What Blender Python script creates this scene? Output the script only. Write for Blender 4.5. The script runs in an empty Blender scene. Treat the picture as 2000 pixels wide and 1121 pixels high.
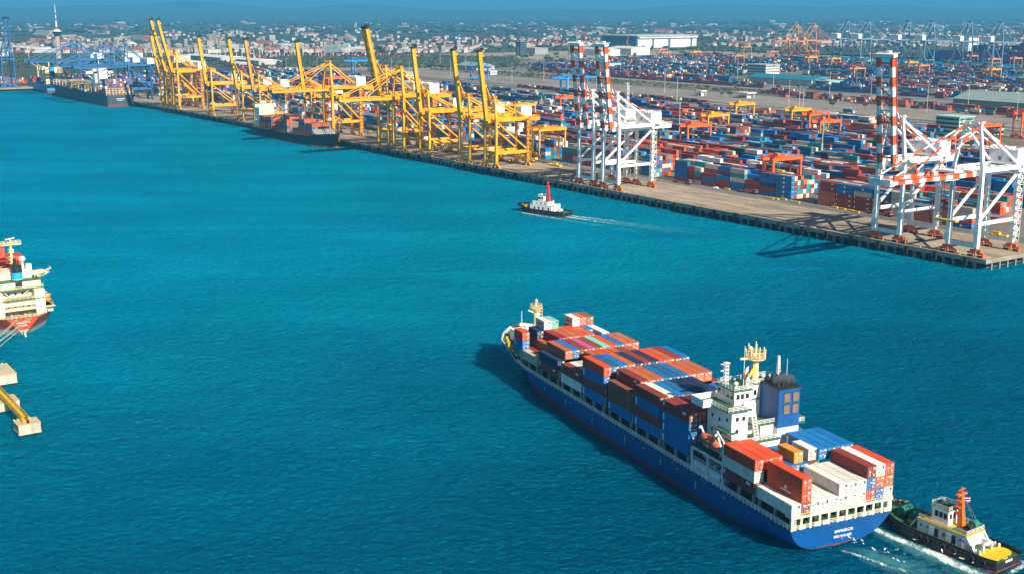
import bpy, math, random
from math import sin, cos, radians as R, pi
from mathutils import Vector, Matrix, noise as MN
rnd = random.Random(7)
SC = bpy.context.scene
COL = SC.collection
# ------------------------------------------------------------------ camera, sky, sun, exposure
CH, CP, CF = 113.94, 12.723, 2394.18
cam = bpy.data.objects.new('camera', bpy.data.cameras.new('camera'))
COL.objects.link(cam)
cam.location = (0, 0, CH)
cam.rotation_euler = (R(90 - CP), 0, 0)
cam.data.sensor_width = 36.0
cam.data.lens = 36.0 * CF / 2000.0
cam.data.clip_start = 1.0
cam.data.clip_end = 90000.0
SC.camera = cam
SUN_AZ, SUN_EL = 147.0, 33.0          # clockwise from +Y, degrees
W = bpy.data.worlds.new('World'); SC.world = W; W.use_nodes = True
nt = W.node_tree
sky = nt.nodes.new('ShaderNodeTexSky'); sky.sky_type = 'NISHITA'; sky.sun_disc = False
sky.sun_elevation = R(SUN_EL); sky.sun_rotation = R(SUN_AZ); sky.altitude = 100
sky.air_density = 0.5; sky.dust_density = 0.9; sky.ozone_density = 1.5
bg = nt.nodes['Background']; bg.inputs[1].default_value = 0.05
nt.links.new(sky.outputs[0], bg.inputs[0])
sun = bpy.data.objects.new('sun', bpy.data.lights.new('sun', 'SUN')); COL.objects.link(sun)
sd = Vector((sin(R(SUN_AZ)) * cos(R(SUN_EL)), cos(R(SUN_AZ)) * cos(R(SUN_EL)), sin(R(SUN_EL))))
sun.rotation_euler = sd.to_track_quat('Z', 'Y').to_euler()
sun.location = (300, -400, 600)
sun.data.energy = 5.0; sun.data.angle = R(0.5); sun.data.color = (1.0, 0.90, 0.74)
SC.view_settings.view_transform = 'Standard'; SC.view_settings.look = 'None'
SC.view_settings.exposure = 0.88; SC.view_settings.gamma = 1.0
SC.render.engine = 'CYCLES'
SC.cycles.use_denoising = True
SC.cycles.max_bounces = 6; SC.cycles.volume_bounces = 0; SC.cycles.transparent_max_bounces = 8
SC.cycles.use_adaptive_sampling = True; SC.cycles.adaptive_threshold = 0.02

# ------------------------------------------------------------------ frames of reference
HAZE_D = 1.0e-4
TH = R(-34.683); QD = 481.26
U = Vector((sin(TH), cos(TH), 0)); N = Vector((U.y, -U.x, 0)); RQ = -TH      # along the quay (away), landward
QZ = 5.0
def QW(a, b, z=QZ): return U * a + N * (b + QD) + Vector((0, 0, z))
def px_ray(px, py):
    dx = (px - 1000) / CF; dv = (560.5 - py) / CF; p = R(CP)
    return Vector((dx, cos(p) + dv * sin(p), -sin(p) + dv * cos(p)))
def ground_at(px, py, z=QZ):            # where a line of sight meets a level
    d = px_ray(px, py); t = (z - CH) / d.z
    return Vector((d.x * t, d.y * t, z))
def to_ab(v): return v.x * U.x + v.y * U.y, v.x * N.x + v.y * N.y - QD
def in_view(v, m=60):
    p = R(CP); z = v.z - CH; d = v.y * cos(p) - z * sin(p)
    if d < 1: return False
    x = 1000 + CF * v.x / d; y = 560.5 - CF * (v.y * sin(p) + z * cos(p)) / d
    return -m < x < 2000 + m and -m < y < 1121 + m

# ------------------------------------------------------------------ materials
MATS = {}
def mat(name, rgb, rough=0.55, var=0.18, scale=0.35, metal=0.0, dirt=None, dirt_amt=0.0, bump=0.0, spec=0.5, rand=0.0, stretch=None, isl=0.0):
    if name in MATS: return MATS[name]
    m = bpy.data.materials.new(name); m.use_nodes = True; t = m.node_tree; L = t.links
    b = t.nodes['Principled BSDF']
    b.inputs['Roughness'].default_value = rough; b.inputs['Metallic'].default_value = metal
    b.inputs['Specular IOR Level'].default_value = spec
    tc = t.nodes.new('ShaderNodeTexCoord'); mp = t.nodes.new('ShaderNodeMapping'); L.new(tc.outputs['Object'], mp.inputs[0])
    if stretch: mp.inputs['Scale'].default_value = stretch
    oi = t.nodes.new('ShaderNodeObjectInfo')
    n = t.nodes.new('ShaderNodeTexNoise'); n.noise_dimensions = '4D'; n.inputs['Scale'].default_value = scale; n.inputs['Detail'].default_value = 6; n.inputs['Roughness'].default_value = .65
    mu = t.nodes.new('ShaderNodeMath'); mu.operation = 'MULTIPLY'; mu.inputs[1].default_value = 40; L.new(oi.outputs['Random'], mu.inputs[0]); L.new(mu.outputs[0], n.inputs['W'])
    L.new(mp.outputs[0], n.inputs['Vector'])
    mr = t.nodes.new('ShaderNodeMapRange'); mr.inputs[1].default_value = .3; mr.inputs[2].default_value = .7
    mr.inputs[3].default_value = 1 - var; mr.inputs[4].default_value = 1 + var * .6; L.new(n.outputs[0], mr.inputs[0])
    fac = mr.outputs[0]
    if rand:
        r2 = t.nodes.new('ShaderNodeMapRange'); r2.inputs[3].default_value = 1 - rand; r2.inputs[4].default_value = 1 + rand; L.new(oi.outputs['Random'], r2.inputs[0])
        m2 = t.nodes.new('ShaderNodeMath'); m2.operation = 'MULTIPLY'; L.new(fac, m2.inputs[0]); L.new(r2.outputs[0], m2.inputs[1]); fac = m2.outputs[0]
    if isl:
        ge = t.nodes.new('ShaderNodeNewGeometry'); r2 = t.nodes.new('ShaderNodeMapRange'); r2.inputs[3].default_value = 1 - isl; r2.inputs[4].default_value = 1 + isl; L.new(ge.outputs['Random Per Island'], r2.inputs[0])
        m2 = t.nodes.new('ShaderNodeMath'); m2.operation = 'MULTIPLY'; L.new(fac, m2.inputs[0]); L.new(r2.outputs[0], m2.inputs[1]); fac = m2.outputs[0]
    vm = t.nodes.new('ShaderNodeVectorMath'); vm.operation = 'SCALE'; vm.inputs[0].default_value = rgb; L.new(fac, vm.inputs['Scale'])
    out = vm.outputs[0]
    if dirt:
        n2 = t.nodes.new('ShaderNodeTexNoise'); n2.inputs['Scale'].default_value = scale * 2.3; n2.inputs['Detail'].default_value = 8; n2.inputs['Roughness'].default_value = .75
        mp2 = t.nodes.new('ShaderNodeMapping'); mp2.inputs['Scale'].default_value = (1, 1, .35); L.new(tc.outputs['Object'], mp2.inputs[0]); L.new(mp2.outputs[0], n2.inputs['Vector'])
        m3 = t.nodes.new('ShaderNodeMapRange'); m3.inputs[1].default_value = .52; m3.inputs[2].default_value = .68; m3.inputs[4].default_value = dirt_amt; L.new(n2.outputs[0], m3.inputs[0])
        mx = t.nodes.new('ShaderNodeMix'); mx.data_type = 'RGBA'; L.new(m3.outputs[0], mx.inputs[0]); L.new(out, mx.inputs[6]); mx.inputs[7].default_value = (*dirt, 1); out = mx.outputs[2]
    L.new(out, b.inputs['Base Color'])
    if bump:
        bp = t.nodes.new('ShaderNodeBump'); bp.inputs['Strength'].default_value = bump; bp.inputs['Distance'].default_value = .3; L.new(n.outputs[0], bp.inputs['Height']); L.new(bp.outputs[0], b.inputs['Normal'])
    MATS[name] = m
    return m
RUST = (.16, .06, .025)
yellow = mat('yellow_paint', (.80, .375, .0), .5, .22, .12, dirt=(.22, .12, .02), dirt_amt=.55)
yellow_old = mat('weathered_yellow_paint', (.52, .29, .035), .6, .3, .15, dirt=(.14, .08, .03), dirt_amt=.7)
white = mat('white_paint', (.80, .80, .78), .45, .10, .2, dirt=(.35, .30, .24), dirt_amt=.35)
orange = mat('orange_paint', (.80, .14, .01), .5, .2, .2, dirt=RUST, dirt_amt=.5)
boomor = mat('orange_red_band_paint', (.62, .09, .01), .5, .15, .2)
bluecr = mat('blue_crane_paint', (.02, .13, .31), .5, .2, .15)
skycr = mat('sky_blue_crane_paint', (.01, .24, .72), .5, .2, .15)
greycr = mat('grey_blue_crane_paint', (.16, .27, .38), .5, .15, .15)
palor = mat('faded_orange_paint', (.62, .26, .10), .6, .2, .15)
dark = mat('dark_steel', (.02, .02, .022), .6, .3, .4)
steel = mat('grey_steel', (.22, .23, .24), .5, .25, .4)
glass = mat('dark_glass', (.012, .02, .028), .12, .1, .5, spec=.8)
rubber = mat('black_rubber', (.012, .012, .013), .8, .3, .6)
cream = mat('cream_paint', (.80, .64, .34), .45, .15, .25, dirt=RUST, dirt_amt=.25)
deckgreen = mat('green_deck_paint', (.035, .13, .055), .6, .35, .35, dirt=(.08, .06, .03), dirt_amt=.5)
concrete = mat('concrete', (.40, .35, .28), .85, .22, .08, dirt=(.2, .17, .13), dirt_amt=.6)
tyellow = mat('safety_yellow_paint', (.75, .46, .01), .5, .2, .4)

# ------------------------------------------------------------------ mesh building
class MB:
    def __init__(s): s.v = []; s.f = []; s.m = []; s.T = None
    def add(s, vs, fs, m=0):
        o = len(s.v)
        if s.T is not None: vs = [s.T @ Vector(v) for v in vs]
        s.v.extend(tuple(v) for v in vs)
        for f in fs: s.f.append(tuple(i + o for i in f)); s.m.append(m)
    def box(s, x0, x1, y0, y1, z0, z1, m=0):
        s.add([(x0, y0, z0), (x1, y0, z0), (x1, y1, z0), (x0, y1, z0), (x0, y0, z1), (x1, y0, z1), (x1, y1, z1), (x0, y1, z1)],
              [(0, 3, 2, 1), (4, 5, 6, 7), (0, 1, 5, 4), (1, 2, 6, 5), (2, 3, 7, 6), (3, 0, 4, 7)], m)
    def beam(s, p, q, w, h=None, m=0, w2=None, h2=None):
        p = Vector(p); q = Vector(q); h = h or w; w2 = w2 or w; h2 = h2 or h; d = (q - p)
        if d.length < 1e-6: return
        d.normalize(); up = Vector((0, 0, 1)) if abs(d.z) < .95 else Vector((1, 0, 0))
        x = d.cross(up).normalized(); y = x.cross(d).normalized()
        vs = [p + x * (i * w / 2) + y * (j * h / 2) for i, j in ((-1, -1), (1, -1), (1, 1), (-1, 1))] + [q + x * (i * w2 / 2) + y * (j * h2 / 2) for i, j in ((-1, -1), (1, -1), (1, 1), (-1, 1))]
        s.add(vs, [(0, 3, 2, 1), (4, 5, 6, 7), (0, 1, 5, 4), (1, 2, 6, 5), (2, 3, 7, 6), (3, 0, 4, 7)], m)
    def tube(s, p, q, r, r2=None, n=8, m=0):
        p = Vector(p); q = Vector(q); r2 = r if r2 is None else r2; d = (q - p).normalized()
        up = Vector((0, 0, 1)) if abs(d.z) < .95 else Vector((1, 0, 0)); x = d.cross(up).normalized(); y = x.cross(d)
        vs = [p + (x * cos(2 * pi * i / n) + y * sin(2 * pi * i / n)) * r for i in range(n)] + [q + (x * cos(2 * pi * i / n) + y * sin(2 * pi * i / n)) * r2 for i in range(n)]
        s.add(vs, [(i, (i + 1) % n, n + (i + 1) % n, n + i) for i in range(n)] + [tuple(range(n))[::-1], tuple(range(n, 2 * n))], m)
    def prism(s, poly, z0, z1, m=0, mt=None):
        n = len(poly); s.add([(x, y, z0) for x, y in poly] + [(x, y, z1) for x, y in poly], [(i, (i + 1) % n, n + (i + 1) % n, n + i) for i in range(n)] + [tuple(range(n))[::-1]], m)
        s.add([(x, y, z1) for x, y in poly], [tuple(range(n))], m if mt is None else mt)
    def quad(s, a, b, c, d, m=0): s.add([a, b, c, d], [(0, 1, 2, 3)], m)
    def blob(s, c, rx, ry, rz, m=0, jit=.25, r=None):
        r = r or rnd; t = (1 + 5 ** .5) / 2
        vs = [(-1, t, 0), (1, t, 0), (-1, -t, 0), (1, -t, 0), (0, -1, t), (0, 1, t), (0, -1, -t), (0, 1, -t), (t, 0, -1), (t, 0, 1), (-t, 0, -1), (-t, 0, 1)]
        k = 1 / math.sqrt(1 + t * t); a = r.random() * 6.28; ca, sa = cos(a), sin(a); out = []
        for x, y, z in vs:
            j = 1 + r.uniform(-jit, jit); x, y = x * ca - y * sa, x * sa + y * ca
            out.append((c[0] + x * k * rx * j, c[1] + y * k * ry * j, c[2] + z * k * rz * j))
        s.add(out, [(0, 11, 5), (0, 5, 1), (0, 1, 7), (0, 7, 10), (0, 10, 11), (1, 5, 9), (5, 11, 4), (11, 10, 2), (10, 7, 6), (7, 1, 8), (3, 9, 4), (3, 4, 2), (3, 2, 6), (3, 6, 8), (3, 8, 9), (4, 9, 5), (2, 4, 11), (6, 2, 10), (8, 6, 7), (9, 8, 1)], m)
    def sphere(s, c, rx, ry=None, rz=None, nu=12, nv=8, m=0):
        ry = ry or rx; rz = rz or rx; vs = [(c[0], c[1], c[2] - rz)]; fs = []
        for j in range(1, nv):
            f = pi * j / nv - pi / 2
            for i in range(nu): vs.append((c[0] + rx * cos(f) * cos(2 * pi * i / nu), c[1] + ry * cos(f) * sin(2 * pi * i / nu), c[2] + rz * sin(f)))
        vs.append((c[0], c[1], c[2] + rz)); top = len(vs) - 1
        for i in range(nu):
            fs.append((0, 1 + (i + 1) % nu, 1 + i)); fs.append((top, top - nu + i, top - nu + (i + 1) % nu))
        for j in range(nv - 2):
            for i in range(nu):
                a = 1 + j * nu + i; b = 1 + j * nu + (i + 1) % nu; fs.append((a, b, b + nu, a + nu))
        s.add(vs, fs, m)
    def torus(s, c, axis, R1, r, n=14, k=6, m=0):
        ax = Vector(axis).normalized(); up = Vector((0, 0, 1)) if abs(ax.z) < .9 else Vector((1, 0, 0)); x = ax.cross(up).normalized(); y = ax.cross(x); c = Vector(c)
        vs = []
        for i in range(n):
            d = x * cos(2 * pi * i / n) + y * sin(2 * pi * i / n)
            for j in range(k): vs.append(c + d * (R1 + r * cos(2 * pi * j / k)) + ax * r * sin(2 * pi * j / k))
        s.add(vs, [(i * k + j, ((i + 1) % n) * k + j, ((i + 1) % n) * k + (j + 1) % k, i * k + (j + 1) % k) for i in range(n) for j in range(k)], m)
    def rail(s, pts, h=1.1, step=1.8, w=.09, m=0, rails=3):
        for p, q in zip(pts[:-1], pts[1:]):
            p = Vector(p); q = Vector(q); k = max(1, round((q - p).length / step))
            for i in range(k + 1):
                c = p.lerp(q, i / k); s.beam(c, c + Vector((0, 0, h)), w, w, m)
            for j in range(rails):
                o = Vector((0, 0, h * (j + 1) / rails)); s.beam(p + o, q + o, w, w, m)
    def mesh(s, name, mats):
        me = bpy.data.meshes.new(name); me.from_pydata(s.v, [], s.f)
        for m in (mats if isinstance(mats, (list, tuple)) else [mats]): me.materials.append(m)
        me.polygons.foreach_set('material_index', s.m); me.update()
        return me
    def build(s, name, mats, parent=None, smooth=False):
        me = s.mesh(name, mats)
        if smooth: me.polygons.foreach_set('use_smooth', [True] * len(s.f))
        return link(name, me, parent)
def link(name, me, parent=None):
    o = bpy.data.objects.new(name, me); COL.objects.link(o)
    if parent: o.parent = parent
    return o
def tag(o, label=None, cat=None, group=None, kind=None):
    for k, v in (('label', label), ('category', cat), ('group', group), ('kind', kind)):
        if v: o[k] = v
    return o
def empty(name, loc, rz=0.0, label=None, cat=None, group=None):
    o = bpy.data.objects.new(name, None); COL.objects.link(o); o.location = loc; o.rotation_euler = (0, 0, rz); o.empty_display_size = .5
    return tag(o, label, cat, group)
def kids(o): return [c for c in ALLK.get(o, [])]
ALLK = {}
def reg():                              # children lists, taken once before copying
    ALLK.clear()
    for o in bpy.data.objects:
        if o.parent: ALLK.setdefault(o.parent, []).append(o)
def dup(o, loc, rz=None, label=None, group=None, parent=None, root=True):
    c = o.copy(); COL.objects.link(c)
    if parent: c.parent = parent
    for ch in ALLK.get(o, []): dup(ch, None, parent=c, root=False)
    if root:
        c.location = loc
        if rz is not None: c.rotation_euler = (0, 0, rz)
        if label: c['label'] = label
        if group: c['group'] = group
    return c
def part(fn, name, mats, parent, smooth=False):
    m = MB(); fn(m); return m.build(name, mats, parent, smooth)
def text(s, name, size, m, parent, loc, rot, depth=.02):
    cu = bpy.data.curves.new(name, 'FONT'); cu.body = s; cu.size = size; cu.align_x = 'CENTER'; cu.extrude = depth; cu.offset = .012 * size; cu.materials.append(m)
    o = bpy.data.objects.new(name, cu); COL.objects.link(o); o.location = loc; o.rotation_euler = rot
    bpy.context.view_layer.update(); me = bpy.data.meshes.new_from_object(o.evaluated_get(bpy.context.evaluated_depsgraph_get())); bpy.data.objects.remove(o)
    o = link(name, me, parent); o.location = loc; o.rotation_euler = rot
    return o
ORD = ['first', 'second', 'third', 'fourth', 'fifth', 'sixth', 'seventh', 'eighth', 'ninth', 'tenth', 'eleventh', 'twelfth']
def nth(i): return ORD[i] if i < 12 else '%dth' % (i + 1)
# ------------------------------------------------------------------ the setting: water, land, quay, paving
def qobj(mb, name, mats, kind='structure', parent=None):
    o = mb.build(name, mats, parent)
    if not parent: o.location = N * QD; o.rotation_euler = (0, 0, RQ)
    if kind: o['kind'] = kind
    return o
def water_mat():
    m = bpy.data.materials.new('harbour_water'); m.use_nodes = True; t = m.node_tree; L = t.links; b = t.nodes['Principled BSDF']
    tc = t.nodes.new('ShaderNodeTexCoord')
    def noise(sc, det, st=(1, 1, 1), rot=0, dist=0.0):
        mp = t.nodes.new('ShaderNodeMapping'); mp.inputs['Scale'].default_value = st; mp.inputs['Rotation'].default_value = (0, 0, rot); L.new(tc.outputs['Object'], mp.inputs[0])
        n = t.nodes.new('ShaderNodeTexNoise'); n.inputs['Scale'].default_value = sc; n.inputs['Detail'].default_value = det; n.inputs['Distortion'].default_value = dist; L.new(mp.outputs[0], n.inputs['Vector']); return n.outputs[0]
    big = noise(.010, 4, (1, 1.5, 1)); mid = noise(.13, 4, (.8, 1.15, 1), R(20), .6); fine = noise(.44, 6, (.85, 1.15, 1), R(24), .9)
    cr = t.nodes.new('ShaderNodeValToRGB'); L.new(big, cr.inputs[0])                       # silty and clear patches of the harbour
    cr.color_ramp.elements[0].position = .36; cr.color_ramp.elements[0].color = (.0, .82, .84, 1)
    cr.color_ramp.elements[1].position = .66; cr.color_ramp.elements[1].color = (.0, 1.06, 1.04, 1)
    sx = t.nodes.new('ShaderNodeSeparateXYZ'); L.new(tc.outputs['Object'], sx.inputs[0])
    drift = noise(.02, 5, (.16, 1.0, 1), R(-35), 1.2); dc = t.nodes.new('ShaderNodeValToRGB'); L.new(drift, dc.inputs[0])    # current lines and wind lanes
    dc.color_ramp.elements[0].position = .38; dc.color_ramp.elements[0].color = (.9, .9, .92, 1); dc.color_ramp.elements[1].position = .62; dc.color_ramp.elements[1].color = (1.06, 1.05, 1.04, 1)
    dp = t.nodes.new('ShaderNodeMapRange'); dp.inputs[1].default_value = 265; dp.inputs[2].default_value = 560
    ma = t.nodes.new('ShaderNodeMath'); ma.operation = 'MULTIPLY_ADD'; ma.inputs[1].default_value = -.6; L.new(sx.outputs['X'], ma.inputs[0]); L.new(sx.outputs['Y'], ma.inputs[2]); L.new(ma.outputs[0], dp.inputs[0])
    dr = t.nodes.new('ShaderNodeValToRGB'); L.new(dp.outputs[0], dr.inputs[0])             # brighter far and left: sky reflection painted into the body colour
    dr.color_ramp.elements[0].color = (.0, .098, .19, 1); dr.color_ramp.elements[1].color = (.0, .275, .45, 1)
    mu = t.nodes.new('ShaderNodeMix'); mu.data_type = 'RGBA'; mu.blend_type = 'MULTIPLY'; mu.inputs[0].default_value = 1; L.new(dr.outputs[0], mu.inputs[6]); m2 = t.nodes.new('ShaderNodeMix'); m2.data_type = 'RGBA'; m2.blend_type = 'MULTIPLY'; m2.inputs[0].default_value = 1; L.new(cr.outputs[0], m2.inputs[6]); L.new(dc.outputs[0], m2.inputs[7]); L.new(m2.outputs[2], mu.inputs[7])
    t.nodes.remove(b)                                                                     # silt-laden body under a clear tinted surface
    b = t.nodes.new('ShaderNodeSubsurfaceScattering'); b.falloff = 'BURLEY'; b.inputs['Scale'].default_value = 6; b.inputs['Radius'].default_value = (1, 1.6, 2.0); L.new(mu.outputs[2], b.inputs['Color'])
    gl = t.nodes.new('ShaderNodeBsdfGlossy'); gl.inputs['Color'].default_value = (.02, .62, 1.0, 1); gl.inputs['Roughness'].default_value = .16
    df = t.nodes.new('ShaderNodeBsdfDiffuse'); L.new(mu.outputs[2], df.inputs['Color']); mxb = t.nodes.new('ShaderNodeMixShader'); mxb.inputs[0].default_value = .42; L.new(b.outputs[0], mxb.inputs[1]); L.new(df.outputs[0], mxb.inputs[2])
    fr = t.nodes.new('ShaderNodeFresnel'); fr.inputs['IOR'].default_value = 1.33; mxs = t.nodes.new('ShaderNodeMixShader')
    L.new(fr.outputs[0], mxs.inputs[0]); L.new(mxb.outputs[0], mxs.inputs[1]); L.new(gl.outputs[0], mxs.inputs[2]); L.new(mxs.outputs[0], t.nodes['Material Output'].inputs['Surface'])
    bp = t.nodes.new('ShaderNodeBump'); bp.inputs['Strength'].default_value = 1.0; bp.inputs['Distance'].default_value = 3.0; L.new(mid, bp.inputs['Height'])
    bp2 = t.nodes.new('ShaderNodeBump'); bp2.inputs['Strength'].default_value = 1.0; bp2.inputs['Distance'].default_value = 4.2; L.new(fine, bp2.inputs['Height']); L.new(bp.outputs[0], bp2.inputs['Normal'])
    for n_ in (b, df, gl, fr): L.new(bp2.outputs[0], n_.inputs['Normal'])
    return m
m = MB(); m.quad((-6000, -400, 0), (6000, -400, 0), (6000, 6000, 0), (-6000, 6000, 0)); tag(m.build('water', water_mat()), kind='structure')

def ground_mat(name, c0, c1, c2, s1, s2, rough=.9, slabs=None):
    m = bpy.data.materials.new(name); m.use_nodes = True; t = m.node_tree; L = t.links; b = t.nodes['Principled BSDF']; b.inputs['Roughness'].default_value = rough; b.inputs['Specular IOR Level'].default_value = .25
    tc = t.nodes.new('ShaderNodeTexCoord')
    n1 = t.nodes.new('ShaderNodeTexNoise'); n1.inputs['Scale'].default_value = s1; n1.inputs['Detail'].default_value = 7; n1.inputs['Roughness'].default_value = .6; L.new(tc.outputs['Object'], n1.inputs['Vector'])
    mp = t.nodes.new('ShaderNodeMapping'); mp.inputs['Scale'].default_value = (1, .18, 1); L.new(tc.outputs['Object'], mp.inputs[0])
    n2 = t.nodes.new('ShaderNodeTexNoise'); n2.inputs['Scale'].default_value = s2; n2.inputs['Detail'].default_value = 7; n2.inputs['Roughness'].default_value = .7; L.new(mp.outputs[0], n2.inputs['Vector'])
    r1 = t.nodes.new('ShaderNodeMapRange'); r1.inputs[1].default_value = .38; r1.inputs[2].default_value = .62; L.new(n1.outputs[0], r1.inputs[0])
    r2 = t.nodes.new('ShaderNodeMapRange'); r2.inputs[1].default_value = .45; r2.inputs[2].default_value = .68; L.new(n2.outputs[0], r2.inputs[0])
    a = t.nodes.new('ShaderNodeMix'); a.data_type = 'RGBA'; L.new(r1.outputs[0], a.inputs[0]); a.inputs[6].default_value = (*c0, 1); a.inputs[7].default_value = (*c1, 1)
    c = t.nodes.new('ShaderNodeMix'); c.data_type = 'RGBA'; L.new(r2.outputs[0], c.inputs[0]); L.new(a.outputs[2], c.inputs[6]); c.inputs[7].default_value = (*c2, 1)
    out = c.outputs[2]
    if slabs:                                                    # cast slabs of slightly different age, with dark joints
        br = t.nodes.new('ShaderNodeTexBrick'); br.inputs['Scale'].default_value = 1; br.inputs['Brick Width'].default_value = slabs[0]; br.inputs['Row Height'].default_value = slabs[1]; br.inputs['Mortar Size'].default_value = .12
        br.inputs['Color1'].default_value = (.84, .84, .85, 1); br.inputs['Color2'].default_value = (1.06, 1.05, 1.04, 1); br.inputs['Mortar'].default_value = (.62, .62, .62, 1); L.new(tc.outputs['Object'], br.inputs[0])
        mm = t.nodes.new('ShaderNodeMix'); mm.data_type = 'RGBA'; mm.blend_type = 'MULTIPLY'; mm.inputs[0].default_value = .8; L.new(out, mm.inputs[6]); L.new(br.outputs[0], mm.inputs[7]); out = mm.outputs[2]
        n3 = t.nodes.new('ShaderNodeTexNoise'); n3.inputs['Scale'].default_value = .35; n3.inputs['Detail'].default_value = 3; L.new(tc.outputs['Object'], n3.inputs['Vector']); r3 = t.nodes.new('ShaderNodeMapRange'); r3.inputs[1].default_value = .64; r3.inputs[2].default_value = .74; r3.inputs[4].default_value = .6; L.new(n3.outputs[0], r3.inputs[0])
        m4 = t.nodes.new('ShaderNodeMix'); m4.data_type = 'RGBA'; L.new(r3.outputs[0], m4.inputs[0]); L.new(out, m4.inputs[6]); m4.inputs[7].default_value = (.10, .085, .07, 1); out = m4.outputs[2]
    L.new(out, b.inputs['Base Color']); return m
land = ground_mat('land', (.035, .055, .028), (.06, .075, .035), (.10, .085, .05), .006, .02)
apronm = ground_mat('apron_concrete', (.36, .285, .205), (.43, .35, .26), (.19, .15, .11), .03, .18, slabs=(9, 14))
yardm = ground_mat('yard_paving', (.17, .165, .155), (.23, .215, .19), (.11, .105, .10), .02, .1, slabs=(16, 22))
railm = ground_mat('rail_yard_paving', (.24, .22, .19), (.30, .27, .23), (.17, .15, .125), .012, .06)
drym = ground_mat('dry_field', (.17, .13, .065), (.22, .165, .09), (.08, .085, .035), .02, .06)
roadm = ground_mat('road_asphalt', (.22, .215, .205), (.26, .25, .235), (.17, .165, .155), .02, .1)
sandm = ground_mat('bare_sand', (.33, .27, .19), (.40, .33, .24), (.2, .17, .11), .02, .05)
def sheet(m, b0, b1, a0, a1, z, mi=0): m.quad((b0, a0, z), (b1, a0, z), (b1, a1, z), (b0, a1, z), mi)
m = MB(); z = QZ - .30
sheet(m, -3, 1600, 322, 2700, z); sheet(m, 1985, 9000, 322, 2700, z); sheet(m, 1600, 1985, 322, 1200, z); sheet(m, -3, 9000, 2700, 26000, z)
sheet(m, 9000, 40000, 322, 26000, z); sheet(m, -20000, -3, 1882, 26000, z)
qobj(m, 'ground', land)
m = MB(); sheet(m, -3, 47, 321, 1881, QZ); sheet(m, -120, -3, 1866, 1900, QZ)
qobj(m, 'quay_apron', apronm)
m = MB(); sheet(m, 47, 458, 322, 2000, QZ - .02); qobj(m, 'container_yard_pavement', yardm)
m = MB(); sheet(m, 458, 668, 560, 2100, QZ - .04); qobj(m, 'rail_yard', railm)
m = MB(); sheet(m, 712, 790, 500, 2300, QZ - .10); sheet(m, 300, 470, 322, 640, QZ - .01); qobj(m, 'dry_field', drym)
m = MB(); sheet(m, 668, 706, 420, 2400, QZ - .03); sheet(m, 792, 818, 420, 2600, QZ - .03); sheet(m, 818, 1600, 1250, 1262, QZ - .02); qobj(m, 'road', roadm)
m = MB(); sheet(m, 818, 1602, 700, 2250, QZ - .05); qobj(m, 'far_terminal_pavement', yardm)
m = MB(); sheet(m, 1150, 1900, 2020, 2700, QZ - .07); sheet(m, 500, 900, 2000, 2260, QZ - .08); sheet(m, 380, 470, 640, 900, QZ - .005); qobj(m, 'bare_sand', sandm)
# road and yard lines, crane rails
m = MB()
for b in (0, 27, 30.5): m.box(b - .25, b + .25, 330, 1870, QZ + .004, QZ + .03)
qobj(m, 'crane_rails', steel)
m = MB()
for b in (7, 11, 15, 19, 23, 36, 41): sheet(m, b - .12, b + .12, 330, 1860, QZ + .005)
for b in (674, 687, 700, 798, 811): sheet(m, b - .2, b + .2, 430, 2300, QZ - .02)
qobj(m, 'lane_markings', mat('faded_line_paint', (.55, .50, .38), .8, .4, .3))
m = MB()
for b in (476, 482, 488, 494, 536, 542, 548, 566, 572):
    m.box(b - .8, b - .55, 600, 2050, QZ - .03, QZ + .12); m.box(b + .55, b + .8, 600, 2050, QZ - .03, QZ + .12)
qobj(m, 'rail_tracks', mat('rusty_rail', (.12, .08, .06), .7, .3, .3))
# the quay: deck edge, dark recess, piles and fenders
m = MB()
m.box(-3.4, -2.9, 321, 1866, 3.3, QZ + .25, 0)
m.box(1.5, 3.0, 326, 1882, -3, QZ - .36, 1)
m.box(-2.9, 1.5, 321, 1866, 3.2, QZ - .01, 0)
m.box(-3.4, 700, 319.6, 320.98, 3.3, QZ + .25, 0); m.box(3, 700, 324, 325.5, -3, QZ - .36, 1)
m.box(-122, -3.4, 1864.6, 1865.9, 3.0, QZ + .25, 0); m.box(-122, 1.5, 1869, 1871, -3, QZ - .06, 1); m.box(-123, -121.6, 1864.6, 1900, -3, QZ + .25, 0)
quay = qobj(m, 'quay', [mat('quay_edge_concrete', (.30, .26, .21), .85, .3, .2, dirt=(.08, .07, .05), dirt_amt=.7), mat('quay_wall_painted_shade', (.10, .09, .075), .9, .3, .2)])  # recess wall darker than the edge: shade painted into its colour
pm = mat('pile_concrete', (.24, .21, .18), .85, .3, .4, dirt=(.05, .06, .03), dirt_amt=.7)
mp_ = MB(); mp_.box(-.55, .55, -.55, .55, -2.0, 3.3); mp_.box(-.9, .9, -.9, .9, 2.5, 3.29); pile_me = mp_.mesh('pile', pm)
for i in range(100):
    o = link('pile', pile_me, quay); o.location = (-2.4, 326 + i * 5.4, 0)
m = MB(); m.v = []
for a in range(869, 1864, 6): m.box(-2.95, -1.85, a - .55, a + .55, -2, 3.3)
for b in range(2, 300, 6): m.box(b - .5, b + .5, 320.1, 321.2, -2, 3.3)
tag(m.build('piles', pm, quay), kind='stuff')
fm = MB(); fm.box(-.75, 0, -.9, .9, 1.2, 4.8); fm.box(-.95, -.75, -.7, .7, .8, 4.4); f_me = fm.mesh('fender', rubber)
for i in range(66):
    o = link('fender', f_me, quay); o.location = (-3.4, 330 + i * 16.2, 0)
bm_ = MB(); bm_.tube((0, 0, 0), (0, 0, .5), .28, .22, 8); bm_.tube((0, 0, .5), (0, 0, .7), .42, .42, 8); b_me = bm_.mesh('bollard', tyellow)
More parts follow.
